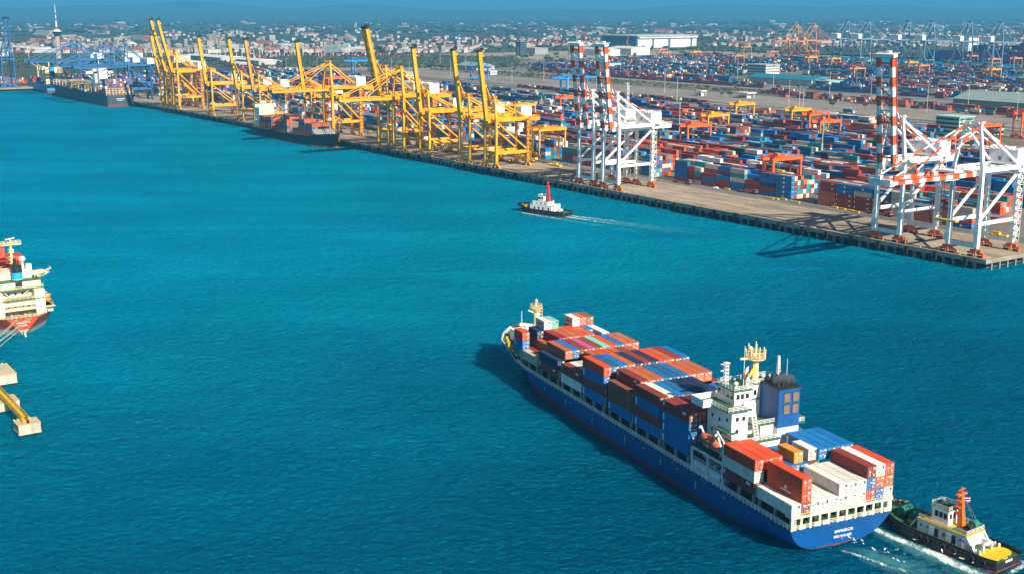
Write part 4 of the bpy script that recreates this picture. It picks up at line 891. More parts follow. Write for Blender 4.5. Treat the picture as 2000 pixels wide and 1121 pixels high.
# tug made fast at the stern of the big ship (x starboard, y forward)
tug = empty('tugboat', (103.9, 237.6, 0), RQ, 'black hulled tugboat with white house and orange mast close under the big ship stern', 'tugboat')
tr = simple_rings(32.5, 10.0, 2.0, bow=.32, stern=.08, sheer=1.5, transom=.86, rake=1.6, zr=.25)
part(lambda m: (loft(m, tr, [1, 1, 1, 0, 0]),), 'hull', [blackhull, bootred], tug)
part(lambda m: bulwk(m, tr, .75), 'bulwark', blackhull, tug)
part(lambda m: rdeck(m, tr, .1), 'deck', deckgreen, tug)
part(lambda m: [m.beam((s_ * (a[-1][0] + .12), a[-1][1], a[-1][2] + .1), (s_ * (b[-1][0] + .12), b[-1][1], b[-1][2] + .1), .35, .4) for a, b in zip(tr[:-1], tr[1:]) for s_ in (1, -1)], 'rubbing_strake', rubber, tug)
for i, (y, sx) in enumerate([(2.5, -1), (5.2, -1), (9.5, -1), (12.2, -1), (16.5, -1), (18.2, -1), (25, -1), (26.6, -1), (28, -1)]):
    x = min(5.0, interp([(r_[-1][1], r_[-1][0]) for r_ in tr], y)[0])
    part(lambda m: m.torus((-x - .35, y, 1.55), (1, 0, 0), .52, .22, 12, 6), 'tyre_fender', rubber, tug)
for i in range(9):
    a = pi * (i + .5) / 9; part(lambda m: (m.torus((cos(a) * 3.9, 28.4 + sin(a) * 3.6, 3.5), (cos(a), sin(a), 0), .5, .24, 12, 6, 0), m.box(cos(a) * 3.9 - .45, cos(a) * 3.9 + .45, 28.3 + sin(a) * 3.6, 28.7 + sin(a) * 3.6, 3.9, 4.1, 1)), 'bow_fender', [rubber, tyellow], tug)
def th(m):
    m.prism([(-3.2, 8.2), (3.2, 8.2), (3.2, 20.6), (-3.2, 20.6)], 1.9, 4.7, 0, 1)
    m.prism([(-3.2, 6.6), (-2.3, 6.6), (-2.3, 8.2), (-3.2, 8.2)], 1.9, 3.2, 0); m.prism([(2.3, 6.6), (3.2, 6.6), (3.2, 8.2), (2.3, 8.2)], 1.9, 3.2, 0)
    m.add([(-3.2, 6.0, 1.95), (-3.2, 8.2, 1.95), (-3.2, 8.2, 4.7), (-2.9, 6.0, 1.95), (-2.9, 8.2, 1.95), (-2.9, 8.2, 4.7)], [(0, 2, 1), (3, 4, 5), (0, 3, 5, 2)], 0)
    m.add([(3.2, 6.0, 1.95), (3.2, 8.2, 1.95), (3.2, 8.2, 4.7), (2.9, 6.0, 1.95), (2.9, 8.2, 1.95), (2.9, 8.2, 4.7)], [(0, 1, 2), (3, 5, 4), (0, 2, 5, 3)], 0)
    m.box(-3.28, 3.28, 8.1, 20.7, 4.7, 4.95, 2); m.box(-2.9, 2.9, 8.5, 20.3, 4.93, 4.97, 1)
    for y in range(8): m.box(-3.24, -3.2, 9 + y * 1.4, 9.05 + y * 1.4, 2, 4.6, 0)
house = part(th, 'deckhouse', [mat('pale_grey_white_paint', (.66, .70, .74), .5, .12, .5, dirt=RUST, dirt_amt=.15), deckgreen, tyellow], tug)
for y in (15.6, 11.2): part(lambda m: m.box(-3.3, -3.2, y - .45, y + .45, 2.1, 4.0), 'door', dark, house); part(lambda m: m.box(-3.3, -3.2, y + .6, y + 1.9, 2.2, 4.0), 'louvre', white, house)
for y in (19.6, 17.9, 9.6, 8.9): part(lambda m: m.tube((-3.27, y, 3.6), (-3.2, y, 3.6), .22, None, 8), 'porthole', glass, house)
part(lambda m: m.add([(-3.26, 13.2, 3.3), (-3.26, 13.75, 3.9), (-3.26, 14.3, 3.3), (-3.26, 13.75, 2.7)], [(0, 1, 2, 3)]), 'plaque', woodw, house)
def wheel(m):
    p = [(-2.2, 13.6), (2.2, 13.6), (2.2, 17.6), (1.3, 18.6), (-1.3, 18.6), (-2.2, 17.6)]
    m.prism(p, 4.95, 8.2, 0, 1); q = [(x * 1.08, 16 + (y - 16) * 1.08) for x, y in p]; m.prism(q, 8.2, 8.4, 0, 1)
    m.rail([(x, y, 8.4) for x, y in p + p[:1]], .9, 1.2, .07); m.box(-2.6, 2.6, 12.6, 19.4, 4.97, 5.1, 2)
w2 = part(wheel, 'wheelhouse', [white, deckgreen, tyellow], tug)
for y in (14.4, 15.5, 16.6): part(lambda m: m.box(-2.26, -2.2, y - .42, y + .42, 6.4, 7.7), 'window', glass, w2)
for x in (-1.4, -.2, 1.2): part(lambda m: m.box(x - .4, x + .4, 13.54, 13.6, 6.5, 7.6), 'window', glass, w2)
part(lambda m: (m.beam((0, 11.8, 4.9), (0, 12.4, 12.4), 1.5, 1.2, 0, .7, .7), m.box(-1.6, 1.6, 12.0, 12.8, 12.2, 12.5), m.beam((0, 12.4, 12.5), (0, 12.4, 14.0), .3), m.beam((-1.2, 12.4, 13.4), (1.2, 12.4, 13.4), .18), m.box(-1.0, 1.0, 11.9, 13.2, 9.4, 9.6), m.box(-1.0, 1.0, 11.9, 13.2, 10.8, 11), m.beam((0, 12, 6.5), (0, 14.4, 9.2), .3)), 'mast', tugor, tug)
wt_ = [mat('winch_teal_green', (.02, .22, .15), .5), dark, tyellow]
part(lambda m: (m.tube((.9, 9.8, 5.9), (2.4, 9.8, 5.9), .95, None, 14, 0), m.tube((-.6, 9.8, 5.6), (.9, 9.8, 5.6), .6, None, 12, 1), m.box(-.8, 2.6, 9.4, 10.2, 4.97, 5.3, 1)), 'tow_winch', wt_, tug)
part(lambda m: (m.tube((-1.6, 26.2, 3.9), (1.6, 26.2, 3.9), 1.1, None, 14, 0), m.box(-2, 2, 25.2, 27.2, 2.4, 3.1, 1)), 'anchor_winch', wt_, tug)
part(lambda m: (m.tube((-1.4, 23.6, 3.4), (1.4, 23.6, 3.4), .8, None, 12, 0), m.box(-1.9, 1.9, 22.8, 24.2, 2.1, 2.8, 2)), 'hawser_drum', wt_, tug)
part(lambda m: [m.tube((x, y, z), (x, y, z + .12), r, None, 16) for x, y, z, r in ((-2.05, 3.0, 1.98, 2.1), (2.05, 3.2, 1.98, 2.1), (0, 1.4, 1.96, 1.0), (0, 5, 1.96, 1.0))], 'hatch', mat('hatch_yellow', (.80, .50, .01), .6, .15, .6), tug)
part(lambda m: (m.beam((-1.5, 5.2, 2), (-1.5, 5.2, 3.6), .5), m.beam((1.5, 5.2, 2), (1.5, 5.2, 3.6), .5), m.beam((-1.5, 5.2, 3.6), (1.5, 5.2, 3.6), .5), [m.tube((x, 4.6 + k, 2), (x, 4.6 + k, 3.0), .25, None, 8) for x in (-3.4, 3.4) for k in (0, 1)]), 'tow_bitt', mat('bitt_white', (.70, .75, .70), .5), tug)
part(lambda m: (m.rail([(-3.1, 20.4, 4.95), (-3.1, 8.3, 4.95), (3.1, 8.3, 4.95), (3.1, 20.4, 4.95)], .95, 1.3, .08), m.beam((-3, 20.7, 4.9), (-3, 22.4, 2.3), .5, .12)), 'railing', white, tug)
part(lambda m: (m.beam((0, 12.4, 13), (0, 6.2, 5.2), .06), m.beam((.5, 12.4, 12.2), (1.8, 9, 5), .06)), 'stay_wire', steel, tug)
flag('flag', 'red white and blue striped flag on the orange tug mast', [fr, fw_, fb, fb, fw_, fr], tug.matrix_basis @ Vector((0, 11.9, 10.4)) if False else Matrix.Translation(tug.location) @ Matrix.Rotation(RQ, 4, 'Z') @ Vector((.3, 11.9, 10.6)), RQ - .3, 1.7, 1.1, .1, True)
text('TUG 9', 'lettering', .45, white, tug, (0, -.07, 1.35), (R(90), 0, 0), .02) if False else part(lambda m: m.box(-1.2, 1.2, -.1, -.03, 1.5, 1.95), 'name_board', white, tug)
# tug under way in mid harbour
T2 = R(50.5)
tg2 = empty('tugboat', (31.5, 684.5, 0), T2, 'small tugboat with white tiered house and bright red mast under way in mid harbour', 'tugboat')
t2 = simple_rings(35, 10.4, 2.2, bow=.32, stern=.06, sheer=2.2, transom=.9, rake=2, zr=.2)
part(lambda m: loft(m, t2, [1, 1, 1, 0, 0]), 'hull', [blackhull, bootred], tg2); part(lambda m: bulwk(m, t2, .7), 'bulwark', blackhull, tg2); part(lambda m: rdeck(m, t2, .1), 'deck', deckgreen, tg2)
part(lambda m: [m.torus((cos(pi * k / 8) * 4.2, 31.3 + sin(pi * k / 8) * 3.6, 3.9), (cos(pi * k / 8), sin(pi * k / 8), 0), .6, .3, 10, 6) for k in range(9)], 'bow_fender', rubber, tg2)
def th2(m):
    m.prism([(-3.6, 9), (3.6, 9), (3.6, 24.5), (-3.6, 24.5)], 2.1, 4.9, 0, 1); m.prism([(-2.9, 12), (2.9, 12), (2.9, 23), (-2.9, 23)], 4.9, 7.4, 0, 1)
    m.box(-2.9, -1.6, 7.5, 9.6, 2.1, 6.2, 0); m.box(1.6, 2.9, 7.5, 9.6, 2.1, 6.2, 0); m.tube((0, 10.2, 4.9), (0, 10.2, 8.4), .3, None, 6, 0)
    m.rail([(-3.5, 24, 4.9), (-3.5, 9.2, 4.9), (3.5, 9.2, 4.9), (3.5, 24, 4.9)], 1, 2, .1)
hs2 = part(th2, 'deckhouse', [white, deckgreen], tg2)
for y in (11, 15, 18, 21): part(lambda m: m.box(-3.68, -3.6, y - .4, y + .4, 2.8, 4.2), 'door' if y in (11, 18) else 'window', dark if y in (11, 18) else glass, hs2)
for y in (14, 17, 20): part(lambda m: m.box(-2.97, -2.9, y - .4, y + .4, 5.6, 6.6), 'window', glass, hs2)
w3 = part(lambda m: (m.prism([(-2.2, 15.6), (2.2, 15.6), (2.2, 19.6), (1.2, 21), (-1.2, 21), (-2.2, 19.6)], 7.4, 10.2, 0, 1), m.rail([(-2.2, 15.6, 10.2), (-2.2, 19.6, 10.2), (2.2, 19.6, 10.2), (2.2, 15.6, 10.2)], .9, 1.5, .09), m.sphere((-1, 18, 11), .6, nu=8, nv=6)), 'wheelhouse', [white, deckgreen], tg2)
for y in (16.6, 18, 19.2): part(lambda m: m.box(-2.27, -2.2, y - .5, y + .5, 8.5, 9.6), 'window', glass, w3)
part(lambda m: (m.beam((0, 13.6, 7.4), (0, 14.3, 16.6), 1.7, 1.5, 0, 1.1, 1.0), m.box(-1.5, 1.5, 13.6, 15, 15.8, 16.1), m.beam((0, 14.3, 16), (0, 14.3, 18.6), .5), m.box(-.9, .9, 13.8, 14.8, 17.6, 18.2)), 'mast', tugred, tg2)
part(lambda m: (m.tube((-1.5, 27, 4.2), (1.5, 27, 4.2), .9, None, 10, 0), m.box(-2, 2, 28.6, 30.2, 2.6, 3.9, 1), m.tube((-1.2, 5, 3), (1.2, 5, 3), .8, None, 10, 2)), 'winch', [MATS['winch_teal_green'], tyellow, white], tg2)
# red-hulled bulk carrier at the left edge, stern towards us, moored along the jetty line
BRZ = RQ
bulk = ship_root('bulk_carrier', 449, -383, BRZ, 'red hulled ship with cream superstructure moored at the left edge, stern toward us', 'ship')
redhull = mat('red_hull_paint', (.66, .075, .015), .5, .2, .2, dirt=(.1, .03, .02), dirt_amt=.4); greyboot = mat('pale_boot_topping', (.50, .47, .42), .6, .2, .2, dirt=(.2, .12, .08), dirt_amt=.5)
br = []
for i, (y, bd, bw) in enumerate([(0, 5.4, .1), (1.2, 6.6, .7), (3, 8.2, 1.8), (5.5, 10, 3.8), (9, 12.2, 7), (14, 14.0, 10.5), (20, 15, 13), (30, 15.4, 15), (150, 15.4, 15.2)]):
    rg = []
    for z in (-1, 0, .7, 2.2, 2.22, 4.2, 6.6):
        f = max(0, z) / 6.6; rg.append((bw + (bd - bw) * f ** 1.0, y + max(0, 1.6 - y * .3) * (1 - f), z))
    br.append(rg)
part(lambda m: loft(m, br, [1, 1, 1, 0, 0, 0]), 'hull', [redhull, greyboot], bulk); part(lambda m: rdeck(m, br, .05), 'deck', mat('brown_deck', (.25, .06, .03), .7, .3, .3), bulk)
part(lambda m: (m.rail([(-r_[-1][0], r_[-1][1], 6.6) for r_ in br[:8]][::-1] + [(r_[-1][0], r_[-1][1], 6.6) for r_ in br[:8]], 1.2, 1.5, .13)), 'railing', cream, bulk)
part(lambda m: m.add([(-.3, .6, -1), (.3, .6, -1), (.3, -1.6, -1), (-.3, -1.6, -1), (-.3, 1.8, 2.0), (.3, 1.8, 2.0), (.3, -.6, 1.6), (-.3, -.6, 1.6)], [(0, 1, 2, 3), (7, 6, 5, 4), (0, 4, 5, 1), (1, 5, 6, 2), (2, 6, 7, 3), (3, 7, 4, 0)]), 'rudder', greyboot, bulk)
BT = Matrix.Translation((0, -7, 6.6)) @ Matrix.Scale(.82, 4, (0, 0, 1)) @ Matrix.Translation((0, 0, -8.2))
def bacc(m):
    m.T = BT
    m.box(-12, 12, 13, 30, 8.2, 11, 0); m.box(-9, 9, 12, 28, 11, 15.2, 0); m.box(-9.4, 9.4, 10.6, 28.4, 15.2, 15.5, 1); m.box(5.4, 9, 10.8, 28, 8.2, 19, 0); m.box(-9, -5.4, 10.8, 28, 8.2, 19, 0)
    m.box(-9, 9, 16, 28, 15.5, 22, 0); m.box(-9.4, 9.4, 13.4, 28.4, 19, 19.3, 1); m.box(-9.2, 9.2, 15.6, 28.6, 22, 22.3, 1)
    m.box(-7, 7, 20, 28, 22.3, 25.4, 0); m.box(-7.3, 7.3, 19.6, 28.4, 25.4, 25.7, 0)
    for sx in (-1, 1):
        m.prism([(sx * 7, 24), (sx * 13.0, 25.4), (sx * 13.0, 28), (sx * 7, 28)] if sx > 0 else [(sx * 7, 28), (sx * 13.0, 28), (sx * 13.0, 25.4), (sx * 7, 24)], 22.3, 23.6, 0, 0)
        m.add([(sx * 9, 26, 19), (sx * 9, 28, 19), (sx * 15, 28, 22.4), (sx * 15, 26, 22.4), (sx * 9, 26, 22.4), (sx * 9, 28, 22.4)], [(0, 1, 2, 3), (0, 3, 4), (1, 5, 2)], 0)
    m.box(-6, 6, 9.8, 12, 11, 11.3, 0); m.box(-6, 6, 9.8, 12, 13.2, 13.5, 0)
    for x in (-5.6, 5.6): m.beam((x, 10, 8.2), (x, 10, 15.3), .35)
    for sx in (-1, 1): m.beam((sx * 2, 16.2, 15.5), (sx * 4.6, 14, 19), .4); m.beam((sx * 3.4, 16, 19.3), (sx * 6.4, 16, 22), .35)
ba = part(bacc, 'superstructure', [mat('cream_white_paint', (.80, .72, .52), .5, .12, .25, dirt=RUST, dirt_amt=.2), deckgreen], bulk)
for x, z in ((-3.6, 12.6), (-1.2, 12.6), (1.4, 12.6), (3.4, 12.6), (-2.4, 17), (0, 17), (2.4, 17)): part(lambda m: m.box(x - .35, x + .35, 4.92 if z < 15 else 8.92, 5 if z < 15 else 9, 6.6 + (z - 8.2) * .82 - .45, 6.6 + (z - 8.2) * .82 + .45), 'window', glass, ba)
for pts in ([(-9.3, 13.5, 19.3), (9.3, 13.5, 19.3), (9.3, 16, 19.3)], [(-9.3, 10.7, 15.5), (9.3, 10.7, 15.5)], [(8, 20, 22.3), (15.3, 25.4, 23.6), (15.3, 28, 23.6)]):
    part(lambda m: (setattr(m, 'T', BT), m.rail(pts, 1.1, 1.5, .12)), 'house_railing', cream, bulk)
part(lambda m: (setattr(m, 'T', BT @ Matrix.Translation((2.9, 0, 0))), m.tube((-1.5, 17.5, 19.3), (-1.5, 17.5, 23), 2.0, 1.9, 16, 0), m.tube((-1.5, 17.5, 23), (-1.5, 17.5, 26), 1.92, 1.86, 16, 1), m.tube((-1.5, 17.5, 26), (-1.5, 17.5, 29), 1.86, 1.8, 16, 0), m.tube((-2, 17.5, 29), (-2, 17.5, 32), .6, None, 10, 2), m.tube((-.8, 17.9, 29), (-.8, 17.9, 31), .35, None, 8, 2), m.tube((-1.5, 17.5, 22.8), (-1.5, 17.5, 23.0), 2.0, None, 16, 3)), 'funnel', [mat('funnel_black', (.015, .018, .025), .5), mat('funnel_sky_blue', (.01, .36, .72), .5), dark, white], bulk)
part(lambda m: (setattr(m, 'T', BT @ Matrix.Translation((4.4, 0, 0))), m.beam((-3.4, 22, 25.6), (-3.4, 22, 38), .8, .8, 0, .6, .6), m.box(-7, .2, 21, 23, 37.4, 37.8), m.rail([(-7, 21, 37.8), (.2, 21, 37.8), (.2, 23, 37.8), (-7, 23, 37.8), (-7, 21, 37.8)], 1.2, 1.5, .13), m.beam((-3.4, 22, 37.8), (-3.4, 22, 40), .3), m.beam((-5.2, 21.6, 40), (-1.8, 22.4, 40.3), .35, .5), [m.box(-4.3, -2.5, 21.6, 22.4, 29 + k * 1.6, 29.2 + k * 1.6) for k in range(5)], m.box(-4.2, -2.6, 21.2, 22.8, 34, 35.6)), 'radar_mast', cream, bulk)
part(lambda m: (setattr(m, 'T', BT @ Matrix.Translation((3.2, 0, 0))), m.tube((1.6, 23, 25.6), (1.6, 23, 29.6), .35, None, 8), m.sphere((1.6, 23, 30.4), 1.25, nu=12, nv=8), m.box(2.6, 4.4, 21.6, 23.4, 25.7, 28)), 'satellite_dome', white, bulk)
part(lambda m: (m.box(-9, 2, 30, 34, 6.6, 27), m.box(-2, 9, 32, 40, 6.6, 23)), 'deck_crane', mat('deck_crane_red', (.52, .07, .03), .55, .2, .2), bulk)
part(lambda m: [(m.tube((x, y, 7.6), (x + 1.5, y, 7.6), .7, None, 10, i % 2), m.box(x - .3, x + 1.8, y - .8, y + .8, 6.6, 7.1, 0)) for i, (x, y) in enumerate([(-5.4, 2.4), (-2.8, 1.8), (-.6, 2.6), (1.8, 1.8), (3.6, 2.6)])], 'mooring_winch', [dark, deckgreen], bulk)
part(lambda m: (setattr(m, 'T', BT @ Matrix.Translation((-3.0, -2, 0))), m.beam((11.4, 16, 11), (13.6, 16, 16), .4), m.beam((11.4, 21, 11), (13.6, 21, 16), .4), m.beam((13.6, 16, 16), (14.6, 16, 15.4), .4), m.beam((13.6, 21, 16), (14.6, 21, 15.4), .4), m.box(11.5, 15.4, 13, 24, 10.8, 11.0)), 'davit', cream, bulk)
text('GENERAL', 'lettering', 1.15, white, bulk, (0, .26, 4.75), (R(77), 0, 0), .05); text('PANAMA', 'lettering', .7, white, bulk, (0, .56, 3.6), (R(77), 0, 0), .05)
bl = empty('lifeboat', QW(449, -383, 0) + Matrix.Rotation(BRZ, 3, 'Z') @ Vector((10.8, 9.5, 10.6)), BRZ, 'round orange lifeboat hung at the side of the cream superstructure', 'lifeboat')
part(lambda m: m.sphere((0, 0, 0), 1.25, 2.9, 1.25, 12, 8), 'hull', MATS['bright_lifeboat_orange'], bl, True); part(lambda m: m.box(-.7, .7, -2.2, -.8, 1.0, 2.0), 'steering_cabin', MATS['bright_lifeboat_orange'], bl)
# mooring dolphins, catwalk and lines
def dolphin(a0, a1, b0, b1, z, label, walk=False):
    o = empty('mooring_dolphin', QW((a0 + a1) / 2, (b0 + b1) / 2, 0), RQ, label, 'mooring dolphin', 'mooring dolphins at the left edge'); hx, hy = (b1 - b0) / 2, (a1 - a0) / 2
    part(lambda m: (m.box(-hx, hx, -hy, hy, 1.2, z, 0), m.box(-hx - .1, hx + .1, -hy - .1, hy + .1, .7, 1.2, 0), m.box(-hx + .2, hx - .2, -hy + .2, hy - .2, z, z + .03, 0)), 'cap', [mat('dolphin_concrete', (.52, .47, .36), .85, .25, .4, dirt=(.22, .18, .12), dirt_amt=.6)], o)
    for x in (-hx + .8, hx - .8):
        for y in (-hy + .8, hy - .8): part(lambda m: m.tube((x, y, -2), (x, y, .75), .6, None, 10), 'pile', dark, o)
    for k in range(3): part(lambda m: (m.tube((0, -hy * .5 + k * hy * .5, z), (0, -hy * .5 + k * hy * .5, z + .6), .3, None, 8), m.tube((0, -hy * .5 + k * hy * .5, z + .6), (0, -hy * .5 + k * hy * .5, z + .8), .45, None, 8)), 'bollard', dark, o)
    part(lambda m: [m.box(-hx + k * 1.0, -hx + k * 1.0 + .5, s_ * hy - .1, s_ * hy + .1, z, z + .25) for k in range(int(hx * 2)) for s_ in (-1, 1)] + [m.box(s_ * hx - .1, s_ * hx + .1, -hy + k * 1.0, -hy + k * 1.0 + .5, z, z + .25) for k in range(int(hy * 2)) for s_ in (-1, 1)], 'kerb', tyellow, o)
    part(lambda m: [m.torus((hx + .3, y, 1.6), (1, 0, 0), .7, .3, 12, 6) for y in (-hy * .5,)], 'tyre_fender', rubber, o)
    return o
dolphin(337.6, 343.6, -411.2, -405.4, 3.4, 'small square concrete mooring dolphin at the end of the yellow catwalk'); dolphin(362, 370.5, -412, -405.2, 3.0, 'middle concrete mooring dolphin crossed by the yellow catwalk'); dolphin(389.5, 403.5, -412, -399.6, 3.6, 'large concrete mooring dolphin with black bollards nearest the red ship')
cwk = empty('catwalk', QW(340.5, -408.6, 3.7), RQ, 'yellow steel catwalk joining the concrete mooring dolphins', 'catwalk')
part(lambda m: (m.box(-.7, .7, 0, 40, .15, .3, 0), [m.box(s_ * .75 - .15, s_ * .75 + .15, 0, 40, -.2, .35, 0) for s_ in (-1, 1)]), 'walkway', [tyellow], cwk); [part(lambda m: m.rail([(s_ * .8, 0, .3), (s_ * .8, 40, .3)], 1.1, 1.6, .1), 'railing', tyellow, cwk) for s_ in (-1, 1)]
part(lambda m: (m.box(-1, 1, -1.2, 2.0, 0, .4)), 'landing', tyellow, cwk)
for i, (p_, q_) in enumerate([((-2.4, .2, 6.4), (396, -408)), ((-1.8, .3, 6.2), (397, -407)), ((1.2, .3, 6.2), (399, -406)), ((2.2, .2, 6.4), (400.5, -405)), ((3.0, .2, 6.4), (394, -404))]):
    P0 = QW(449, -383, 0) + Matrix.Rotation(BRZ, 3, 'Z') @ Vector(p_); P1 = QW(q_[0], q_[1] - 12, 4.4); m = MB(); pr = None
    for k in range(13):
        f = k / 12; c_ = P0.lerp(P1, f) - Vector((0, 0, 4 * 1.2 * f * (1 - f)))
        if pr is not None: m.beam(pr, c_, .13)
        pr = c_
    tag(m.build('mooring_line', mat('pale_rope', (.55, .50, .38), .9)), 'pale mooring line from the red ship stern down to the large dolphin', 'rope', 'mooring lines of the red ship')
# black feeder ship alongside the quay, bow towards us  (local y runs from stern to bow, towards -U)
fe = ship_root('feeder_ship', 1096, -15.5, RQ + pi, 'black hulled feeder container ship with deck cranes moored under the yellow quay cranes', 'ship')
fr_ = simple_rings(168, 23, 8.0, bow=.2, stern=.1, sheer=3.6, n=24, transom=.7, rake=6, zr=1.4)
part(lambda m: (loft(m, fr_, [1, 1, 1, 0, 0]), m.sphere((0, 163.5, .2), 1.6, 6, 1.7, 10, 8, 2)), 'hull', [blackhull, mat('brown_boot_topping', (.16, .07, .05), .7, .3, .2), orange], fe); part(lambda m: rdeck(m, fr_, .06), 'deck', mat('dull_brown_deck', (.10, .07, .05), .8, .3, .3), fe)
part(lambda m: bulwk(m, fr_, 1.3, .2, 0, 20), 'bulwark', blackhull, fe)
fh = part(lambda m: (m.box(-8.5, 8.5, 10, 22, 8, 14, 0), m.box(-7.5, 7.5, 11, 22, 14, 27, 0), m.box(-11.4, 11.4, 17, 22.4, 26, 28.8, 0), m.box(-7, 7, 12, 22, 28.8, 29.2, 1), m.box(-3, 3, 10, 15, 27, 31, 0), m.box(-2, 2, 5, 9, 8, 12, 0)), 'superstructure', [MATS['cream_white_paint'], mat('orange_roof_paint', (.5, .2, .1), .6)], fe)
for k in range(4):
    for x in (-5, -2.5, 0, 2.5, 5): part(lambda m: m.box(x - .35, x + .35, 22, 22.08, 15.6 + k * 2.7, 16.3 + k * 2.7), 'window', glass, fh)
for y in (56, 92):
    def fcr(m):
        m.tube((-4, y, 8), (-4, y, 30), 1.5, 1.3, 12, 0); m.box(-5.6, -2.4, y - 1.8, y + 1.8, 19, 22, 0)
        d = 34 if y > 60 else 0
        if d: m.beam((-4, y - 2, 20.5), (-3, y - 2 - d, 22), .9, 1.2)
        else: m.beam((-4, y + 2, 20.5), (-3, y + 30, 21), .9, 1.2)
    part(fcr, 'deck_crane', mat('deck_crane_grey', (.55, .58, .60), .5, .15, .3), fe)
part(lambda m: (m.beam((-3, 150, 10), (-1, 151, 24), .4), m.beam((3, 150, 10), (1, 151, 24), .4), m.tube((0, 151, 10), (0, 151, 27), .5, .3, 8), m.box(-1.6, 1.6, 150, 152, 22, 22.4)), 'foremast', steel, fe)
part(lambda m: (m.add([(-10.5, 139, 9), (10.5, 139, 9), (9, 145, 9.6), (-9, 145, 9.6), (-10.5, 139, 14.5), (10.5, 139, 14.5)], [(0, 1, 5, 4), (4, 5, 2, 3), (0, 4, 3), (1, 2, 5)])), 'breakwater', mat('grey_breakwater', (.22, .25, .26), .6), fe)
part(lambda m: m.beam((-11, 147, 7.5), (-10, 148.4, 3), .6), 'anchor', mat('rusty_anchor', (.30, .12, .04), .8), fe)
# grey ultra-large container ship and the sky blue one moored ahead of it
g2 = ship_root('container_ship', 1497, -20, RQ, 'dark grey container ship with white bridge moored under the blue cranes, stern toward us', 'ship')
greyhull = mat('slate_hull_paint', (.035, .055, .075), .5, .2, .1)
gr = simple_rings(275, 34, 13.5, bow=.2, stern=.05, sheer=2.5, n=24, transom=.93, rake=9, zr=3.2)
part(lambda m: loft(m, gr, [1, 1, 1, 0, 0]), 'hull', [greyhull, mat('dull_red_boot_topping', (.16, .035, .03), .7, .3, .15)], g2); part(lambda m: rdeck(m, gr, .06), 'deck', MATS['dull_brown_deck'], g2)
gh = part(lambda m: (m.box(-8, 8, 72, 84, 13, 36, 0), m.box(-17, 17, 76, 84, 36, 39, 0), m.box(-9, 9, 74, 84, 39, 42, 0), m.beam((-9, 80, 30), (-16, 80, 36), 1.2), m.beam((9, 80, 30), (16, 80, 36), 1.2), m.box(-5, 5, 64, 71, 13, 44, 0), m.tube((0, 79, 42), (0, 79, 52), .7, .4, 8, 0)), 'bridge_house', [white], g2)
part(lambda m: m.box(-9.05, 9.05, 73.9, 74, 37, 38.4), 'window', glass, gh)
part(lambda m: m.box(-3.5, 3.5, 2, 6, 0, 2.5), 'rudder', MATS['dull_red_boot_topping'], g2)
def lash(m):
    for k in range(17):
        y = 2 + k * 14.7
        if 58 < y < 88: continue
        for x in range(-16, 17, 4): m.box(x - .35, x + .35, y - .3, y + .3, 13.4, 21.5)
        for z in (16.2, 18.9, 21.5): m.box(-16.4, 16.4, y - .5, y + .5, z - .2, z + .2)
part(lash, 'lashing_bridge', mat('buff_lashing_paint', (.62, .48, .25), .6, .2, .3), g2)
text('DONG FANG', 'lettering', 2.2, white, g2, (0, -.3, 8.6), (R(90), 0, 0), .05) if False else part(lambda m: [m.box(-5 + k * 1.3, -4.1 + k * 1.3, -.35, -.1, 8.6, 9.6) for k in range(8)] + [m.box(-3.4 + k * 1.2, -2.6 + k * 1.2, -.35, -.1, 6.9, 7.6) for k in range(5)], 'lettering', white, g2)
sb = ship_root('cargo_ship', 1792, -20, RQ, 'sky blue cargo ship with cream house and crane jib, bow beside the blue jetty crane', 'ship')
sr = simple_rings(122, 24, 12, bow=.2, stern=.1, sheer=3, n=20, transom=.85, rake=7, zr=3.4)
part(lambda m: loft(m, sr, [1, 1, 1, 0, 0]), 'hull', [mat('sky_blue_hull_paint', (.02, .26, .48), .5), MATS['dull_red_boot_topping']], sb); part(lambda m: rdeck(m, sr, .05), 'deck', MATS['brown_deck'], sb)
part(lambda m: (m.box(-8, 8, 12, 24, 12, 34, 0), m.box(-11.5, 11.5, 18, 24, 32, 35, 0), m.box(-3, 3, 6, 11, 12, 30, 1), m.box(-3.05, 3.05, 5.95, 11.05, 30, 36, 2), m.tube((0, 22, 35), (0, 22, 44), .8, None, 8, 0)), 'superstructure', [cream, greyhull, MATS['funnel_sky_blue']], sb)
for y in (40, 70): part(lambda m: (m.tube((-3, y, 12), (-3, y, 36), 1.8, 1.6, 10), m.box(-5, -1, y - 2, y + 2, 30, 35), m.beam((-3, y + 2, 33), (-3, y + 34, 37), 1.6, 1.4)), 'deck_crane', cream, sb)
# magenta hull across the far basin
mg = empty('container_ship', QW(1500, 1958, 0), RQ, 'magenta hulled container ship lying across the far basin at the right edge', 'ship')
mr = simple_rings(330, 46, 24, bow=.15, stern=.05, n=16, transom=.9, zr=6)
part(lambda m: loft(m, mr, [1, 1, 1, 0, 0]), 'hull', [mat('magenta_hull_paint', (.30, .02, .18), .5), MATS['dull_red_boot_topping']], mg); part(lambda m: rdeck(m, mr, .05), 'deck', dark, mg)
part(lambda m: (m.box(-18, 18, 210, 222, 24, 52, 0), m.box(-6, 6, 80, 92, 24, 54, 1), m.box(-6.1, 6.1, 79.9, 92.1, 48, 54, 0)), 'superstructure', [white, MATS['magenta_hull_paint']], mg)
text('ON', 'lettering', 15, mat('pale_blue_lettering', (.35, .5, .7), .6), mg, (-23.3, 44, 8), (R(90), 0, R(-90)), .05)
